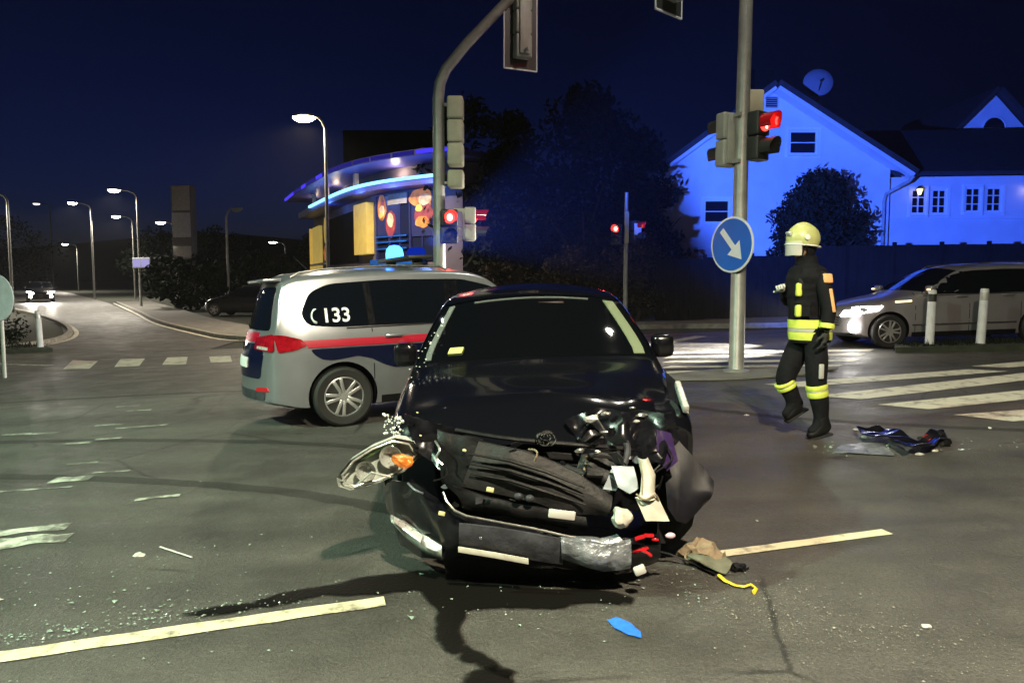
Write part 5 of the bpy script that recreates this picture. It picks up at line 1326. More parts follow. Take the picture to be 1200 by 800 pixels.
# advertising pylon
p = at(218, 320, 44); py = empty('advertising_pylon', (p.x, p.y, gz(p.x, p.y)), (0, 0, R(-12)), 'tall grey advertising pylon beyond the street', 'pylon')
zb, zt = 2.6 - gz(p.x, p.y), 7.35 - gz(p.x, p.y)
m = MB(); m.box((0, 0, (zb + zt) / 2), (1.35, .5, zt - zb), bev=.04); m.build('cabinet', 'plaster_dim', py)
for k in range(3):
    m = MB(); m.box((0, -.255, zb + .5 + k * 1.6 + .3), (1.2, .03, 1.45 if k else .7), bev=.01); m.build('panel', ('pylon_tan', 'pylon_grey', 'pylon_tan')[k], py)
for x in (-.5, .5):
    m = MB(); m.box((x, 0, zb / 2), (.16, .2, zb)); m.build('leg', 'pole_metal', py)
# bollards
def bollard(x, y, lean, label, blue):
    r = empty('bollard', (x, y, gz(x, y) + .09), (0, R(lean), 0), label, 'bollard', 'white marker bollards')
    m = MB(); m.lathe([(.085, 0), (.085, .02), (.075, .05), (.07, .98), (.062, 1.01), (0, 1.015)], 18); o = m.build('post', 'bollard_white', r)
    m = MB(); m.lathe([(.0725, .80), (.0735, .81), (.0735, .93), (.0722, .94)], 18); m.build('band', 'signal_dark' if blue else 'reflex', o)
    m = MB(); m.lathe([(.12, 0), (.12, .015), (.09, .03)], 18); m.build('base_plate', 'signal_dark', r)
    return r
bollard(7.62, 13.2, 1, 'white bollard with a dark band left of its pair, in front of the silver car', True)
bollard(8.42, 13.0, 2, 'white bollard without dark band right of its pair, in front of the silver car', False)
bollard(-12.85, 19.7, -2, 'white bollard alone on the left grass island', False)
# back of the round sign cut by the left edge
p = at(-3, 349, 14); rs = empty('round_sign', (p.x, p.y, gz(p.x, p.y)), (0, 0, R(-20)), 'pale back of a round sign cut by the left picture edge', 'road sign')
m = MB(); m.lathe([(0, -.01), (.44, -.01), (.45, 0), (.44, .012), (0, .012)], 40, Matrix.Translation((0, 0, p.z - gz(p.x, p.y))) @ Matrix.Rotation(R(90), 4, 'X')); m.build('disc', 'sign_back', rs, 30)
m = MB(); m.tube([(0, .06, 0), (0, .06, 1.9)], .035, 10); m.build('post', 'pole_metal', rs)
# lamps and signal outside the picture that light the junction
street_lamp(2.0, -2.8, 6.8, 1.2, 200, 'lamp_warm', 'street lamp behind the photographer on the right', 7000, (1, .86, .62))
street_lamp(-9.8, 2.2, 8.0, 1.0, 70, 'lamp_white', 'street lamp beside the junction on the left', 8200, (.66, 1, .70))
# ---------------------------------------------------------------- white gabled house with low wing (lit blue by the beacon)
HY = 33.0
hb = 0.2
house = empty('gabled_house', (12.0, HY, hb), (0, 0, 0), 'white gabled house behind the fence lit blue, with low wing on its right', 'house')
def hx(x): return x - 12.0
def hz2(z): return z - hb
def wall_with_holes(name, outline, holes, depth, M, mat_, parent):
    """outline/holes in (x,z); real openings cut through"""
    xs_ = sorted(set([p[0] for p in outline] + [h[i] for h in holes for i in (0, 2)])); zs_ = sorted(set([p[1] for p in outline] + [h[i] for h in holes for i in (1, 3)]))
    bm = bmesh.new(); f = bm.faces.new([bm.verts.new((x, z, 0)) for x, z in outline])
    for ax, vals in ((0, xs_), (1, zs_)):
        for k in vals:
            co = [0, 0, 0]; co[ax] = k; no = [0, 0, 0]; no[ax] = 1
            bmesh.ops.bisect_plane(bm, geom=bm.verts[:] + bm.edges[:] + bm.faces[:], plane_co=co, plane_no=no, dist=1e-5)
    dead = []
    for f in bm.faces:
        c = f.calc_center_median()
        if any(h[0] < c.x < h[2] and h[1] < c.y < h[3] for h in holes): dead.append(f)
    bmesh.ops.delete(bm, geom=dead, context='FACES')
    r = bmesh.ops.extrude_face_region(bm, geom=bm.faces[:])
    for v in [g for g in r['geom'] if isinstance(g, bmesh.types.BMVert)]: v.co.z = depth
    for v in bm.verts: v.co = Vector((v.co.x, v.co.z, v.co.y))
    m = MB(); m.addbm(bm, M); return m.build(name, mat_, parent, 0)
def window(parent, x0, z0, x1, z1, y, nx=1, nz=1, M=None, lit=None):
    fr = MB(); w = .09; M = M or Matrix.Identity(4)
    for a, b in (((x0 + w / 2, z0), (x0 + w / 2, z1)), ((x1 - w / 2, z0), (x1 - w / 2, z1))): fr.box(((a[0] + b[0]) / 2, y + .06, (a[1] + b[1]) / 2), (w, .08, z1 - z0), M)
    for z in (z0 + w / 2, z1 - w / 2): fr.box(((x0 + x1) / 2, y + .06, z), (x1 - x0 - 2 * w, .078, w), M)
    for i in range(1, nx): fr.box((x0 + (x1 - x0) * i / nx, y + .06, (z0 + z1) / 2), (.045, .06, z1 - z0 - 2 * w), M)
    for i in range(1, nz): fr.box(((x0 + x1) / 2, y + .06, z0 + (z1 - z0) * i / nz), (x1 - x0 - 2 * w, .055, .04), M)
    fo = fr.build('window', 'window_frame', parent)
    cz = MB()
    for xx in (x0 - .06, x1 + .06): cz.box((xx, y - .018, (z0 + z1) / 2), (.12, .05, z1 - z0 + .24), M)
    cz.box(((x0 + x1) / 2, y - .018, z1 + .06), (x1 - x0, .048, .12), M); cz.build('casing', 'window_frame', fo)
    g = MB(); g.box(((x0 + x1) / 2, y + .085, (z0 + z1) / 2), (x1 - x0 - 2 * w, .012, z1 - z0 - 2 * w), M); g.build('pane', lit or 'window_dark', fo)
    s = MB(); s.box(((x0 + x1) / 2, y - .05, z0 - .035), (x1 - x0 + .16, .14, .05), M); s.build('sill', 'window_frame', fo)
wins = [(12.37, 7.24, 13.66, 8.32), (8.62, 4.2, 9.82, 5.28), (10.6, 1.4, 11.6, 2.5), (14.2, 1.4, 15.2, 2.5)]
vent = (11.30, 9.30, 11.86, 9.78)
outl = [(hx(6.4), hz2(.2)), (hx(16.95), hz2(.2)), (hx(16.95), hz2(6.75)), (hx(11.56), hz2(10.12)), (hx(6.4), hz2(6.35))]
wall_with_holes('wall', outl, [(hx(a), hz2(b), hx(c), hz2(d)) for a, b, c, d in wins + [vent]], .35, Matrix.Identity(4), 'plaster', house)
for a, b, c, d in wins: window(house, hx(a), hz2(b), hx(c), hz2(d), .0, 1, 2)
m = MB(); m.box((hx(11.58), .2, hz2(9.54)), (.6, .05, .5)); v0 = m.build('vent', 'signal_dark', house)
for k in range(5):
    m = MB(); m.box((hx(11.58), .10, hz2(9.36) + k * .09), (.54, .06, .02), rot=Matrix.Rotation(R(30), 4, 'X')); m.build('slat', 'trim_pale', v0)
# string courses and side wall
m = MB(); m.box((hx(11.6), -.03, hz2(3.15)), (10.6, .06, .10)); m.build('plinth_moulding', 'plaster', house)
m = MB(); m.box((hx(16.8), 5.4, hz2(3.5)), (.3, 10.0, 6.4)); m.build('side_wall', 'plaster', house); m = MB(); m.box((hx(6.55), 5.4, hz2(3.3)), (.3, 10.0, 6.0)); m.build('side_wall', 'plaster', house)
# roof planes with overhang and pale barge boards
def slope(name, p0, p1, y0, y1, th, mat_, parent):
    a, b = Vector(p0), Vector(p1); d = (b - a).normalized(); n = Vector((-d.y, d.x)) * th
    if n.y < 0: n = -n
    m = MB(); M = Matrix.Translation((0, y1, 0)) @ Matrix.Rotation(R(90), 4, 'X')
    m.prism([tuple(a), tuple(b), tuple(b + n), tuple(a + n)], 0, y1 - y0, M); return m.build(name, mat_, parent, 0)
pk_ = (hx(11.56), hz2(10.13))
slope('roof', (hx(17.75), hz2(6.29)), pk_, -.75, 10.8, .22, 'roof_tile', house); slope('roof', (hx(5.4), hz2(5.64)), pk_, -.75, 10.8, .22, 'roof_tile', house)
slope('barge_board', (hx(17.6), hz2(6.17)), (pk_[0] + .02, pk_[1] - .19), -.72, -.05, .19, 'plaster', house); slope('barge_board', (hx(5.5), hz2(5.53)), (pk_[0] - .02, pk_[1] - .19), -.72, -.05, .19, 'plaster', house)
ch = MB(); ch.box((hx(12.2), 3.5, hz2(11.0)), (.8, .8, 1.6)); ch.box((hx(12.2), 3.5, hz2(11.85)), (.95, .95, .12)); ch.build('chimney', 'wall_dark', house)
# drain pipe
m = MB(); m.tube([(hx(17.62), -.70, hz2(6.2)), (hx(17.5), -.6, hz2(6.0)), (hx(16.75), -.12, hz2(5.5)), (hx(16.68), -.10, hz2(5.2)), (hx(16.68), -.10, hz2(.3))], .075, 10); m.build('drain_pipe', 'trim_pale', house)
# satellite dish
dish = empty('satellite_dish', (14.1, 34.2, 8.6), (0, 0, R(-10)), 'round satellite dish on the gabled house roof', 'satellite dish')
m = MB(); m.lathe([(0, .12), (.35, .08), (.6, 0), (.66, -.07), (.655, -.09), (.58, -.02), (.3, .06), (0, .09)], 28, Matrix.Translation((0, 0, 2.15)) @ Matrix.Rotation(R(78), 4, 'X')); m.build('reflector', 'plaster_dim', dish)
m = MB(); m.tube([(0, .1, 0), (0, .1, 2.2)], .05, 8); m.build('mast', 'pole_metal', dish)
m = MB(); m.tube([(0, 0, 1.6), (0, -.5, 2.05)], .02, 6); m.box((0, -.5, 2.08), (.08, .1, .08)); m.build('receiver', 'signal_dark', dish)
# low wing
ww = [(18.05, 4.62, 18.78, 5.78), (18.98, 4.62, 19.71, 5.78), (20.5, 4.72, 21.25, 5.86), (21.45, 4.72, 22.2, 5.86), (24.0, 4.72, 24.75, 5.86), (24.95, 4.72, 25.7, 5.86)]
wall_with_holes('wing_wall', [(hx(16.955), hz2(.6)), (hx(29), hz2(.6)), (hx(29), hz2(6.45)), (hx(16.955), hz2(6.28))], [(hx(a), hz2(b), hx(c), hz2(d)) for a, b, c, d in ww], .32, Matrix.Translation((0, .25, 0)), 'plaster', house)
for a, b, c, d in ww: window(house, hx(a), hz2(b), hx(c), hz2(d), .25, 2, 3)
m = MB(); m.box((hx(23), .22, hz2(4.45)), (12, .07, .06)); m.build('sill_course', 'plaster', house)
m = MB(); M = Matrix.Identity(4)
m.add([(hx(17.0), -.35, hz2(6.25)), (hx(29.4), -.35, hz2(6.42)), (hx(29.4), 5.5, hz2(9.4)), (hx(17.0), 5.5, hz2(9.2)), (hx(17.0), -.35, hz2(6.43)), (hx(29.4), -.35, hz2(6.60)), (hx(29.4), 5.5, hz2(9.6)), (hx(17.0), 5.5, hz2(9.4))], [[0, 1, 2, 3], [4, 5, 6, 7], [0, 1, 5, 4], [1, 2, 6, 5], [2, 3, 7, 6], [3, 0, 4, 7]])
m.build('wing_roof', 'roof_tile', house, 0)
for x, z in ((18.28, 5.62), (23.2, 5.72)):
    wl = empty('wall_lantern', (x, HY + .25, z), (0, 0, 0), 'glowing wall lantern beside the wing windows, ' + ('near the drain pipe' if x < 20 else 'cut by the right picture edge'), 'lantern', 'wall lanterns on the house wing')
    m = MB(); m.bar((0, 0, .1), (0, -.3, .16), .05, .05); m.lathe([(.16, .12), (.05, .24), (0, .26)], 12, Matrix.Translation((0, -.3, 0))); m.build('bracket', 'signal_dark', wl)
    m = MB(); m.lathe([(.06, -.15), (.13, .10), (.05, .12)], 12, Matrix.Translation((0, -.3, 0))); m.build('lamp_glass', 'wall_lamp', wl)
    lamp('lantern_light', 'POINT', (0, -.45, -.1), .25, (1, .8, .5), wl, .1)
# farther house with the half round window
h2 = empty('dormer_house', (26.0, 40.0, .8), (0, 0, 0), 'farther white gable with a half round window above the wing roof', 'house')
def x2(x): return x - 26.0
m = MB(); M = Matrix.Translation((0, .3, 0)) @ Matrix.Rotation(R(90), 4, 'X')
m.prism([(x2(23.0), 0), (x2(29.2), 0), (x2(29.2), 7.9), (x2(28.6), 8.2), (x2(26.0), 10.9), (x2(23.5), 8.3), (x2(23.0), 8.1)], 0, .3, M); m.box((x2(26.1), 4.3, 3.9), (6.0, 7.9, 7.8)); m.build('wall', 'plaster', h2, 0)
m = MB(); pts = [(.62 * math.cos(R(a)) + x2(26.05), 9.05 + .62 * math.sin(R(a))) for a in range(0, 181, 15)]
m.prism(pts, .30, .33, M); wo_ = m.build('window', 'window_dark', h2, 0)
m = MB(); m.tube([M @ Vector((a, b, .34)) for a, b in pts] + [M @ Vector((*pts[0], .34))], .05, 6); m.build('frame', 'window_frame', wo_)
for a, b in (((x2(22.6), 7.55), (x2(26.0), 11.0)), ((x2(29.5), 7.45), (x2(26.0), 11.0))): slope('roof', a, b, -.5, 8.6, .2, 'roof_tile', h2)
# ---------------------------------------------------------------- board fence along the far pavement
random.seed(5)
fence = empty('board_fence', (11, 25.0, gz(11, 25)), (0, 0, 0), 'tall dark board fence running below the white house', 'fence')
nf = 15
for k in range(nf):
    x0 = 5.0 + k * 1.62; top_ = 2.34 + .03 * (x0 - 5) if x0 < 9.5 else 2.78 + .012 * (x0 - 10)
    zb = gz(x0 + .8, 25) + .04; m = MB()
    for j in range(9):
        xx = x0 + .09 + j * .18; m.box((xx - 11, random.uniform(-.008, .008), (zb + top_) / 2 - gz(11, 25)), (.172, .03, top_ - zb))
    for z in (zb + .3, top_ - .3): m.box((x0 + .81 - 11, .045, z - gz(11, 25)), (1.6, .05, .09))
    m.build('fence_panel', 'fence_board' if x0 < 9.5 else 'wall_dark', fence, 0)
    m = MB(); m.box((x0 - 11 - .0, .02, (zb + top_) / 2 + .04 - gz(11, 25)), (.1, .12, top_ - zb + .1)); m.build('post', 'fence_board', fence, 0)
# ---------------------------------------------------------------- restaurant with neon canopy
rest = empty('restaurant', (-7, 36, gz(-7, 36)), (0, 0, 0), 'blue lit restaurant with curved neon canopy, food posters and yellow panels', 'restaurant')
OX, OY, OZ = -7, 36, gz(-7, 36)
Fp = cat_line([(-2.3, 29.6), (-3.2, 30.0), (-5.94, 32.2), (-8.15, 35.3), (-11.29, 41.5), (-13.6, 46.5)], 8)
cum = [0]
for a, b in zip(Fp[:-1], Fp[1:]): cum.append(cum[-1] + (Vector(b) - Vector(a)).length)
def fp(s, off=0.0):
    s = max(0, min(cum[-1] - 1e-4, s)); i = 0
    while cum[i + 1] < s: i += 1
    a, b = Vector(Fp[i]), Vector(Fp[i + 1]); p = a.lerp(b, (s - cum[i]) / (cum[i + 1] - cum[i]))
    i0, i1 = max(0, i - 1), min(len(Fp) - 1, i + 2); d = (Vector(Fp[i1]) - Vector(Fp[i0])).normalized()
    n = Vector((-d.y, d.x))            # outward? towards the street (left and near)
    if n.dot(Vector((-1, -.6))) < 0: n = -n
    return p + n * off
def s_at(u, off=0.0):
    best = 0; bd = 1e9
    for k in range(401):
        s = cum[-1] * k / 400; p = fp(s, off); uu = 600 + FPX * p.x / p.y
        if abs(uu - u) < bd: bd = abs(uu - u); best = s
    return best
def ribbon(name, s0, s1, z0, z1, o0, o1, matn, parent=None, k=12):
    """solid strip along the curved front between offsets o0 (inner) and o1 (outer)"""
    m = MB(); vs = []; fs = []
    for i in range(k + 1):
        s = s0 + (s1 - s0) * i / k; a, b = fp(s, o0), fp(s, o1)
        for p, z in ((a, z0), (b, z0), (b, z1), (a, z1)): vs.append((p.x - OX, p.y - OY, z - OZ))
    for i in range(k):
        for j in range(4): fs.append([i * 4 + j, i * 4 + (j + 1) % 4, (i + 1) * 4 + (j + 1) % 4, (i + 1) * 4 + j])
    fs.append([3, 2, 1, 0]); fs.append([k * 4 + j for j in range(4)]); m.add(vs, fs)
    return m.build(name, matn, parent or rest, 30)
S1 = cum[-1]
ribbon('wall', 0, S1, OZ, 6.6, -1.3, -1.0, 'shop_wall', k=30)
# body behind the curved front and flat roof
back = [fp(S1 * i / 24, -1.2) for i in range(25)]
poly = [(p.x - OX, p.y - OY) for p in back] + [(-2.5 - OX, 48 - OY), (-1.2 - OX, 31 - OY)]
m = MB(); m.prism(poly, 0, 6.55 - OZ); m.build('body', 'shop_wall', rest, 0)
back = [fp(S1 * i / 24, .75) for i in range(25)]
poly = [(p.x - OX, p.y - OY) for p in back] + [(-2.3 - OX, 49 - OY), (-1.0 - OX, 30.5 - OY)]
m = MB(); m.prism(poly, 6.62 - OZ, 6.86 - OZ); m.build('roof', 'canopy_blue', rest, 0)
m = MB(); m.box((-6.6 - OX, 46 - OY, 8.6 - OZ), (6.5, 6, 3.6), bev=.05); m.build('roof_block', 'wall_dark', rest)
random.seed(21)
for k in range(16):
    a = S1 * (k + .06) / 16; b = S1 * (k + .94) / 16
    ribbon('roof_light_strip', a, b, 6.66, 6.82, .75, .79, ('blue_led', 'blue_led_dim', 'blue_led_dim')[random.randint(0, 2)], k=4)
ribbon('canopy', s_at(520), s_at(352), 5.60, 5.92, -1.0, -.02, 'canopy_blue', k=24)
ribbon('neon_tube', s_at(509), s_at(366), 5.83, 5.95, .0, .10, 'neon', k=24)
# posts between canopy and roof
for u in (421, 387, 372):
    s = s_at(u, -.3); ribbon('post', s - .12, s + .12, 5.93, 6.61, -.35, -.15, 'white_post', k=2)
# shop front: yellow panels, glazing, posters, sills
def shop(u0, u1, z0, z1, matn, name, o0=-.99, o1=-.93, parent=None): return ribbon(name, s_at(u0, -.95), s_at(u1, -.95), z0, z1, o0, o1, matn, parent, 6)
shop(439, 424, 2.9, 5.3, 'yellow_panel', 'yellow_panel', -.98, -.62); shop(361, 350, 2.4, 5.0, 'yellow_panel', 'yellow_panel', -.98, -.7); shop(379, 371, 2.2, 5.0, 'yellow_panel', 'yellow_panel', -.98, -.8)
shop(420, 386, 2.6, 5.15, 'wall_dark', 'dark_panel')
gl1 = shop(482, 444, 2.5, 5.5, 'shop_glass', 'window'); gl2 = shop(514, 485, 2.5, 5.5, 'shop_glass', 'window')
for u in (444, 459, 471, 483, 497, 513): shop(u + .5, u - .5, 2.5, 5.5, 'poster_navy', 'window_bar', -.95, -.86)
for z in (3.05, 3.35, 3.6): shop(480, 444, z, z + .06, 'sign_blue', 'sill', -.95, -.80)
shop(480, 458, 5.02, 5.48, 'trim_pale', 'lit_panel', -.95, -.85)
def sfn(s, z): p = fp(s, -.86); return Vector((p.x - OX, p.y - OY, z - OZ))
def blob(u, z, rx, rz, matn, seed, name='poster_shape', parent=None):
    s0 = s_at(u, -.86); n = 18
    pl = [(s0 + rx * (1 + .28 * noise.noise(Vector((math.cos(a) * 1.3, math.sin(a) * 1.3, seed)))) * math.cos(a), z + rz * (1 + .28 * noise.noise(Vector((math.cos(a) * 1.3, math.sin(a) * 1.3, seed + 9)))) * math.sin(a)) for a in [2 * math.pi * k / n for k in range(n)]]
    return patch(name, sfn, pl, matn, parent or rest, .01 + .002 * (seed % 5), .3, .01, (-1, -1, 0))
pA = shop(470, 446, 3.7, 5.45, 'poster_navy', 'poster', -.93, -.87); pB = shop(513, 485, 3.55, 5.5, 'poster_navy', 'poster', -.93, -.87)
blob(449, 4.95, .42, .55, 'poster_orange', 1, parent=pA); blob(449.5, 4.8, .25, .28, 'poster_cream', 2, parent=pA); blob(459, 4.2, .45, .6, 'poster_wine', 3, parent=pA); blob(459.5, 4.35, .28, .33, 'poster_cream', 4, parent=pA)
blob(451, 5.15, .16, .12, 'poster_wine', 12, parent=pA); blob(460.5, 3.98, .2, .16, 'poster_orange', 13, parent=pA); blob(448.5, 4.62, .2, .12, 'yellow_panel', 14, parent=pA); blob(502, 4.85, .2, .3, 'poster_orange', 10, parent=pB); blob(492, 4.75, .22, .16, 'yellow_panel', 17, parent=pB); blob(494, 5.2, .75, .38, 'poster_orange', 5, parent=pB); blob(497, 4.5, .6, .5, 'poster_wine', 6, parent=pB); blob(499, 5.1, .38, .25, 'poster_cream', 7, parent=pB); blob(496, 4.15, .45, .25, 'poster_orange', 8, parent=pB)
blob(383, 3.3, .5, .45, 'poster_orange', 9); blob(383, 4.6, .35, .8, 'yellow_panel', 11)
shop(386, 366, 2.62, 2.74, 'trim_pale', 'sill', -.95, -.7); shop(500, 440, 2.35, 2.6, 'sign_blue', 'ledge', -.95, -.7)
for u, pw in ((466, 55), (398, 25), (374, 18)):
    s = s_at(u, -.6); q = fp(s, -.55); m = MB(); m.box((q.x - OX, q.y - OY, 6.0 - OZ), (.3, .3, .12), bev=.03); m.build('uplight', 'shop_warm', rest)
    lamp('uplight_lamp', 'POINT', (q.x - OX, q.y - OY, 6.22 - OZ), pw, (1, .74, .45), rest, .1)
for u in (500, 455, 415, 380):
    q = fp(s_at(u, .3), .15); lamp('neon_light', 'POINT', (q.x - OX, q.y - OY, 5.5 - OZ), 45, (.12, .3, 1), rest, .25)
# ---------------------------------------------------------------- trees and shrubs
def tree(name, x, y, h, rx, ry, label, cat, leafm, seed, n_clump=70, leaves=34, trunk_h=.25, leaf=.16, shape='round', group=None, z=None):
    rnd = random.Random(seed); r = empty(name, (x, y, gz(x, y) if z is None else z), (0, 0, 0), label, cat, group)
    m = MB(); th = h * (trunk_h + .35); lean = [(rnd.uniform(-.1, .1) * i, rnd.uniform(-.1, .1) * i, th * i / 4) for i in range(5)]; tr = max(.06, h * .022)
    m.tube(lean, [tr * 1.3, tr, tr * .85, tr * .65, tr * .4], 9)
    for k in range(7):
        a = rnd.random() * 6.28; z0 = th * rnd.uniform(.45, .95); l = rx * rnd.uniform(.5, .85)
        m.tube([(0, 0, z0), (math.cos(a) * l * .5, math.sin(a) * l * .5, z0 + h * .08), (math.cos(a) * l, math.sin(a) * l, z0 + h * .2)], [tr * .45, tr * .3, tr * .12], 6)
    m.build('trunk', 'bark', r)
    c = MB(); zb = h * trunk_h; vs = []; fs = []
    for k in range(n_clump):
        for _ in range(50):
            t = rnd.random(); a = rnd.random() * 6.28; q = rnd.random() ** .5
            if shape == 'round': w = math.sin(math.pi * min(1, max(.03, t * .93 + .05))) ** .6
            elif shape == 'column': w = (1 - t) ** .45 * (.75 + .25 * min(1, t * 6))
            else: w = (1 - t) ** .8
            if q > .35 or rnd.random() < .4: break
        jit = .75 + .5 * rnd.random()
        cx, cy_, cz = math.cos(a) * q * rx * w, math.sin(a) * q * ry * w, zb + t * (h - zb); cr = .16 * (rx + h * .25) * jit * (.6 + .4 * w)
        for j in range(leaves):
            d = Vector((rnd.gauss(0, 1), rnd.gauss(0, 1), rnd.gauss(0, .8))).normalized() * cr * rnd.random() ** .4
            p = Vector((cx, cy_, cz)) + d; u = Vector((rnd.gauss(0, 1), rnd.gauss(0, 1), rnd.gauss(0, 1))).normalized(); v = u.cross(Vector((rnd.gauss(0, 1), rnd.gauss(0, 1), rnd.gauss(0, 1)))).normalized()
            s = leaf * rnd.uniform(.6, 1.3); b = len(vs)
            vs += [p - u * s, p + v * s * .45, p + u * s, p - v * s * .45]; fs.append([b, b + 1, b + 2, b + 3])
    c.add(vs, fs); c.build('crown', leafm, r, 0, False); return r
T = [('tree', .1, 30, 8.2, 2.2, 2.0, 'dark tree just right of the curved mast', 'column'), ('tree', 2.9, 28.5, 8.6, 2.6, 2.3, 'tallest dark tree behind the wreck roof', 'round'), ('tree', 5.75, 31.7, 7.6, 2.1, .9, 'dark tree against the left edge of the white house', 'column'), ('tree', -2.0, 33, 9.5, 2.3, 2.3, 'dark tree behind the curved mast', 'round'), ('tree', 4.2, 33, 9.0, 2.6, 2.4, 'dark tree at the back of the dark clump', 'round')]
for i, (n_, x, y, h, rx, ry, lab, sh) in enumerate(T): tree(n_, x, y, h, rx, ry, lab, 'tree', 'leaf_dark', 40 + i, 110, 40, .06 if sh == 'column' else .14, .17, sh, 'dark trees between restaurant and house')
tree('shrub', 2.0, 25.2, 2.6, 1.3, 1.0, 'brownish round shrub just left of the slim far signal pole', 'shrub', 'leaf_brown', 61, 60, 40, .05, .10)
tree('shrub', 4.4, 25.6, 2.9, 1.5, 1.0, 'brownish round shrub right of the slim far signal pole', 'shrub', 'leaf_brown', 62, 60, 40, .05, .10)
tree('shrub', -.2, 25.4, 2.2, 1.3, 1.0, 'low brown shrub mostly behind the wreck roof', 'shrub', 'leaf_brown', 63, 50, 40, .05, .10)
tree('shrub', 13.2, 31.5, 5.6, 2.0, .9, 'dark bushy shrub against the white house wall behind the firefighter', 'shrub', 'leaf_dark', 64, 170, 50, .1, .13)
p = at(230, 345, 42)
for i, (x, y, h, rx, lab) in enumerate(((-19.5, 44, 3.2, 2.6, 'dark shrub at the foot of the advertising pylon'), (-15.5, 46, 3.4, 2.4, 'dark shrub behind the parked car'), (-12.8, 50, 5.0, 2.4, 'dark small tree left of the restaurant'), (-34, 72, 6.5, 4, 'dark tree beyond the bend of the far street'), (-56, 80, 8, 6, 'wide dark tree above the approaching car'), (-27, 66, 6, 4, 'dark tree behind the row of far street lamps'))):
    tree('tree' if h > 4 else 'shrub', x, y, h, rx, rx * .8, lab, 'tree' if h > 4 else 'shrub', 'leaf_dark', 80 + i, 70, 36, .08, .2)
tree('shrub', -15.2, 20.6, 1.0, 1.5, .9, 'low dark shrub on the left grass island', 'shrub', 'leaf_dark', 95, 40, 40, .02, .07)
# ---------------------------------------------------------------- spills and debris on the road
def blotch(name, pts, matn, label, cat, lift=.009, jag=.05, seed=0, step=.05):
    q = [Vector(G(u, v)) for u, v in pts]; out = []
    for i in range(len(q)):
        a, b = q[i], q[(i + 1) % len(q)]; k = max(1, int((b - a).length / step))
        for j in range(k):
            p = a.lerp(b, j / k); d = (b - a).normalized(); n = Vector((-d.y, d.x)); out.append(tuple(p + n * jag * noise.noise(Vector((p.x * 5, p.y * 5, seed))) + n * jag * .5 * noise.noise(Vector((p.x * 19, p.y * 19, seed)))))
    bm = cell_poly(out, .06); bnd = [v.co.copy() for v in bm.verts if v.is_boundary]
    vals = []
    for v in bm.verts:
        vals.append(0.0 if v.is_boundary else min(1.0, min((v.co - c).length for c in bnd) / .055))
    for v in bm.verts: v.co.z = gz(v.co.x, v.co.y) + lift
    for f in bm.faces:
        f.normal_update()
        if f.normal.z < 0: f.normal_flip()
    me = bpy.data.meshes.new(name); bm.to_mesh(me); bm.free(); me.materials.append(MATS[matn])
    al = me.attributes.new('inside', 'FLOAT', 'POINT'); al.data.foreach_set('value', vals)
    o = finish(me, name, None, 0, False); return tag(o, label, cat)
blotch('fluid_spill', [(206, 722), (262, 711), (330, 697), (400, 681), (450, 674), (500, 668), (560, 672), (640, 690), (720, 692), (748, 702), (742, 712), (700, 708), (650, 716), (590, 715), (548, 718), (540, 742), (552, 760), (580, 772), (614, 790), (600, 800), (570, 790), (530, 775), (512, 752), (508, 715), (490, 694), (440, 699), (380, 700), (300, 715), (240, 724)],
       'wet_spill', 'black fluid spill running out from under the wreck across the line', 'spill', .010, .035, 3)
blotch('fluid_drip', [(545, 790), (580, 778), (610, 792), (600, 812), (560, 815), (535, 808)], 'wet_spill', 'small black puddle at the lower picture edge', 'spill', .010, .03, 8)
bl_ = [(712, 728), (722, 724), (738, 731), (751, 742), (752, 749), (736, 745), (720, 737)]
blotch('paint_mark', bl_, 'spray_blue', 'bright blue spray mark on the asphalt in front of the wreck', 'paint mark', .007, .006, 2, .02)
# glass beads scattered on the road: uncountable
def scatter(name, fn, count, smin, smax, matn, seed):
    rnd = random.Random(seed); m = MB()
    for _ in range(count):
        x, y = fn(rnd); s = rnd.uniform(smin, smax) * (1 if rnd.random() < .93 else 2); a = rnd.random() * 6.28; z = gz(x, y) + .006
        pts = [(x + math.cos(a + k * 2.09 + rnd.uniform(-.4, .4)) * s, y + math.sin(a + k * 2.09) * s, z + rnd.uniform(0, s * .5)) for k in range(3)]
        m.add(pts + [(x, y, z + s * rnd.uniform(.3, .9))], [[0, 1, 2], [0, 1, 3], [1, 2, 3], [2, 0, 3]])
    o = m.build(name, matn, None, 0); o['kind'] = 'stuff'; return o
def near_left(r):
    c = Vector(G(70, 700)); return c.x + r.gauss(0, .55), c.y + r.gauss(0, .45)
def band_left(r):
    t = r.random(); return -2.3 + 1.3 * t + r.gauss(0, .1), 2.98 + .34 * t + abs(r.gauss(0, .07))
def right_fan(r):
    t = abs(r.gauss(0, .5)); return .95 + t * 1.0 + r.gauss(0, .18), 3.25 - t * .75 + r.gauss(0, .18)
def anywhere(r): return r.uniform(-4, 4), r.uniform(2.4, 9)
def under(r): return .2 + r.gauss(0, .55), 3.35 + r.gauss(0, .2)
scatter('glass_shards', near_left, 230, .003, .010, 'shard', 1); scatter('glass_shards', band_left, 300, .003, .009, 'shard', 2); scatter('glass_shards', right_fan, 900, .0015, .0045, 'grit_light', 3)
scatter('glass_shards', anywhere, 120, .002, .007, 'shard', 4); scatter('glass_shards', under, 160, .003, .009, 'shard', 5)
def near_ff(r): return 3.15 + r.gauss(0, .5), 5.95 + r.gauss(0, .12)
scatter('glass_shards', near_ff, 130, .005, .013, 'shard', 6)
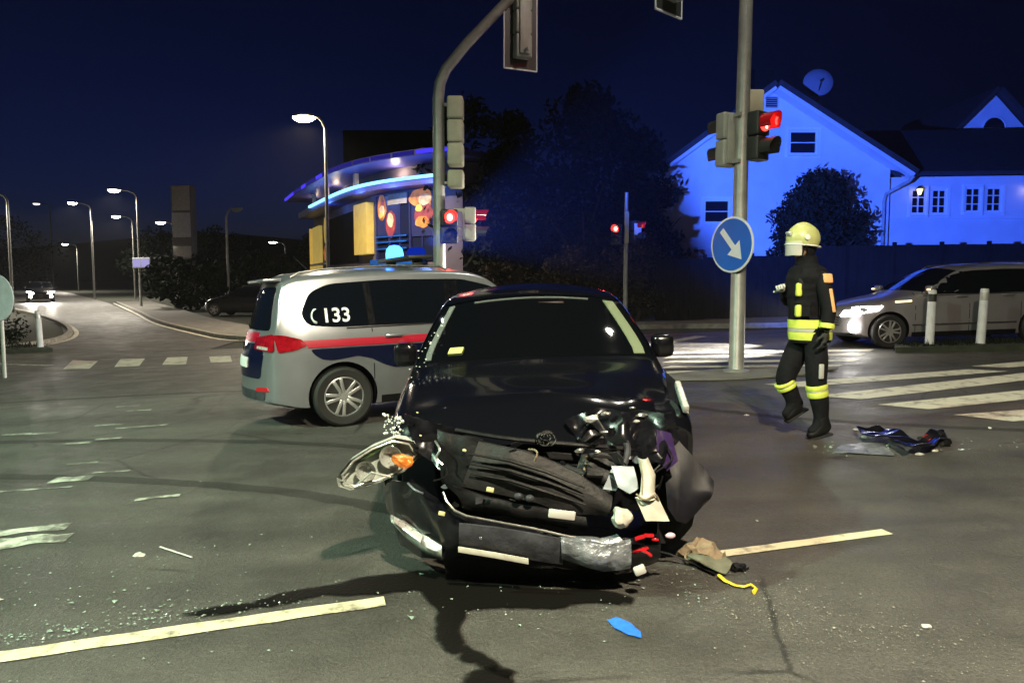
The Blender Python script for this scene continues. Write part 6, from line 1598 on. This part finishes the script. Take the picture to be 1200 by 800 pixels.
def loose(name, u, v, size, matn, label, cat, seed, rot=0, flat=.5, sub=3, lift=0.0, sharp=30):
    p = onground(u, v); r = empty(name, (p.x, p.y, p.z + .004 + lift), (0, 0, R(rot)), label, cat); bm = bmesh.new(); bmesh.ops.create_icosphere(bm, subdivisions=sub, radius=1)
    for vv in bm.verts:
        q = vv.co.copy(); vv.co *= 1 + .45 * noise.noise(q * 1.7 + Vector((seed, 0, 0))) + .25 * noise.noise(q * 4.5 + Vector((0, seed, 0)))
        vv.co.x *= size[0]; vv.co.y *= size[1]; vv.co.z *= size[2]
    mz = min(vv.co.z for vv in bm.verts)
    for vv in bm.verts: vv.co.z = max(0, vv.co.z - mz * (1 - flat) ) if vv.co.z < 0 else vv.co.z - mz * (1 - flat) * 0
    m = MB(); m.addbm(bm); o = m.build('shell', matn, r, sharp); return r
def sheet(name, pts, matn, label, cat, amp=.04, lift=.02, seed=0, thick=.006, freq=9):
    """a bent torn sheet lying on the road"""
    q = [Vector(G(u, v)) for u, v in pts]; c = sum(q, Vector((0, 0))) / len(q); r = empty(name, (c.x, c.y, gz(c.x, c.y)), (0, 0, 0), label, cat)
    bm = cell_poly([tuple(p - c) for p in q], .035)
    for v in bm.verts: v.co.z = lift + gz(c.x + v.co.x, c.y) - gz(c.x, c.y) + amp * (.6 + .7 * noise.noise(Vector((v.co.x * freq, v.co.y * freq, seed))))
    for v in bm.verts: v.co.z = max(.006 + gz(c.x + v.co.x, c.y) - gz(c.x, c.y), v.co.z)
    e = bmesh.ops.extrude_face_region(bm, geom=bm.faces[:])
    for v in [g for g in e['geom'] if isinstance(g, bmesh.types.BMVert)]: v.co.z += thick
    m = MB(); m.addbm(bm); m.build('sheet', matn, r, 35); return r
sheet('plastic_sheet', [(976, 531), (985, 524), (1008, 521), (1030, 523), (1042, 528), (1048, 535), (1010, 533)], 'scuffed_metal', 'crumpled pale grey sheet on the road behind the firefighter boot', 'debris', .02, .0, 1)
sheet('bumper_fragment', [(1003, 512), (1030, 510), (1050, 516), (1076, 524), (1104, 514), (1110, 522), (1090, 534), (1060, 534), (1040, 524), (1010, 518)], 'black_gloss', 'torn black bumper piece lying right of the pale sheet', 'debris', .09, .02, 4, .01, 6)
loose('wheel_liner_piece', 1096, 521, (.13, .09, .10), 'black_plastic', 'dark rounded plastic lump at the right end of the debris', 'debris', 3)
sheet('trim_piece', [(1040, 523), (1052, 520), (1072, 533), (1062, 537)], 'plate_grey', 'grey trim strip in the middle of the debris', 'debris', .04, .03, 6)
for u, v, s, lab in ((1077, 533, .035, 'white chip at the front edge of the debris'), (1096, 529, .03, 'white chip below the dark rounded lump'), (1063, 517, .03, 'white chip on top of the torn bumper piece'), (1160, 502, .022, 'tiny pale chip alone right of the debris'), (1086, 735, .022, 'white chip alone on the lower right asphalt'), (875, 487, .03, 'pale chip left of the firefighter boots'), (163, 651, .035, 'pale chip alone on the left asphalt'), (1012, 513, .03, 'clear chip beside the firefighter boot'), (1003, 504, .028, 'pale chip just above the pale grey sheet')):
    loose('plastic_chip', u, v, (s, s * .7, s * .5), 'label_white', lab, 'chip', u * .1, u, .4, 2)
# torn bits hanging off the right bumper corner on the road
loose('foam_piece', 822, 655, (.10, .085, .09), 'brown_foam', 'crumpled brown foam lump beside the right bumper corner', 'debris', 7)
sheet('torn_lining', [(800, 650), (822, 640), (842, 652), (858, 668), (850, 676), (826, 672), (806, 662)], 'green_grey', 'greenish grey torn lining under the foam lump', 'debris', .05, .01, 9)
loose('black_clip', 866, 668, (.04, .035, .035), 'black_plastic', 'small black clip beside the yellow strap', 'debris', 2)
def strap(name, pts, r, matn, label, cat):
    q = [onground(u, v) + Vector((0, 0, h)) for u, v, h in pts]; c = q[0]; e = empty(name, (c.x, c.y, gz(c.x, c.y)), (0, 0, 0), label, cat)
    m = MB(); m.tube([p - Vector((c.x, c.y, gz(c.x, c.y))) for p in q], r, 7, flat=.6); m.build('strand', matn, e); return e
strap('yellow_strap', [(842, 678, .02), (850, 683, .012), (862, 688, .010), (872, 690, .012), (880, 689, .02), (886, 692, .012), (883, 696, .008)], .010, 'yellow_strap', 'yellow plastic strap on the asphalt right of the wreck', 'strap')
strap('black_cable', [(757, 664, .10), (785, 660, .05), (812, 664, .02), (838, 675, .012)], .009, 'black_plastic', 'black cable running from the bumper to the yellow strap', 'cable')
strap('white_rod', [(188, 642, .008), (225, 655, .012)], .007, 'label_white', 'thin pale rod lying alone on the left asphalt', 'rod')
# ---------------------------------------------------------------- thin volume added to stand in for lens halos round the lamps
hzm = bpy.data.materials.new('halo_volume'); hzm.use_nodes = True; nt = hzm.node_tree; nt.nodes.clear()
o = nt.nodes.new('ShaderNodeOutputMaterial'); v = nt.nodes.new('ShaderNodeVolumePrincipled')
v.inputs['Color'].default_value = (.9, .92, 1, 1); v.inputs['Density'].default_value = .00022; v.inputs['Anisotropy'].default_value = .2
nt.links.new(v.outputs[0], o.inputs['Volume']); MATS['halo_volume'] = hzm
m = MB(); m.box((0, 265, 17), (860, 760, 64)); hz = m.build('halo_haze', 'halo_volume', None, 0); hz['kind'] = 'stuff'
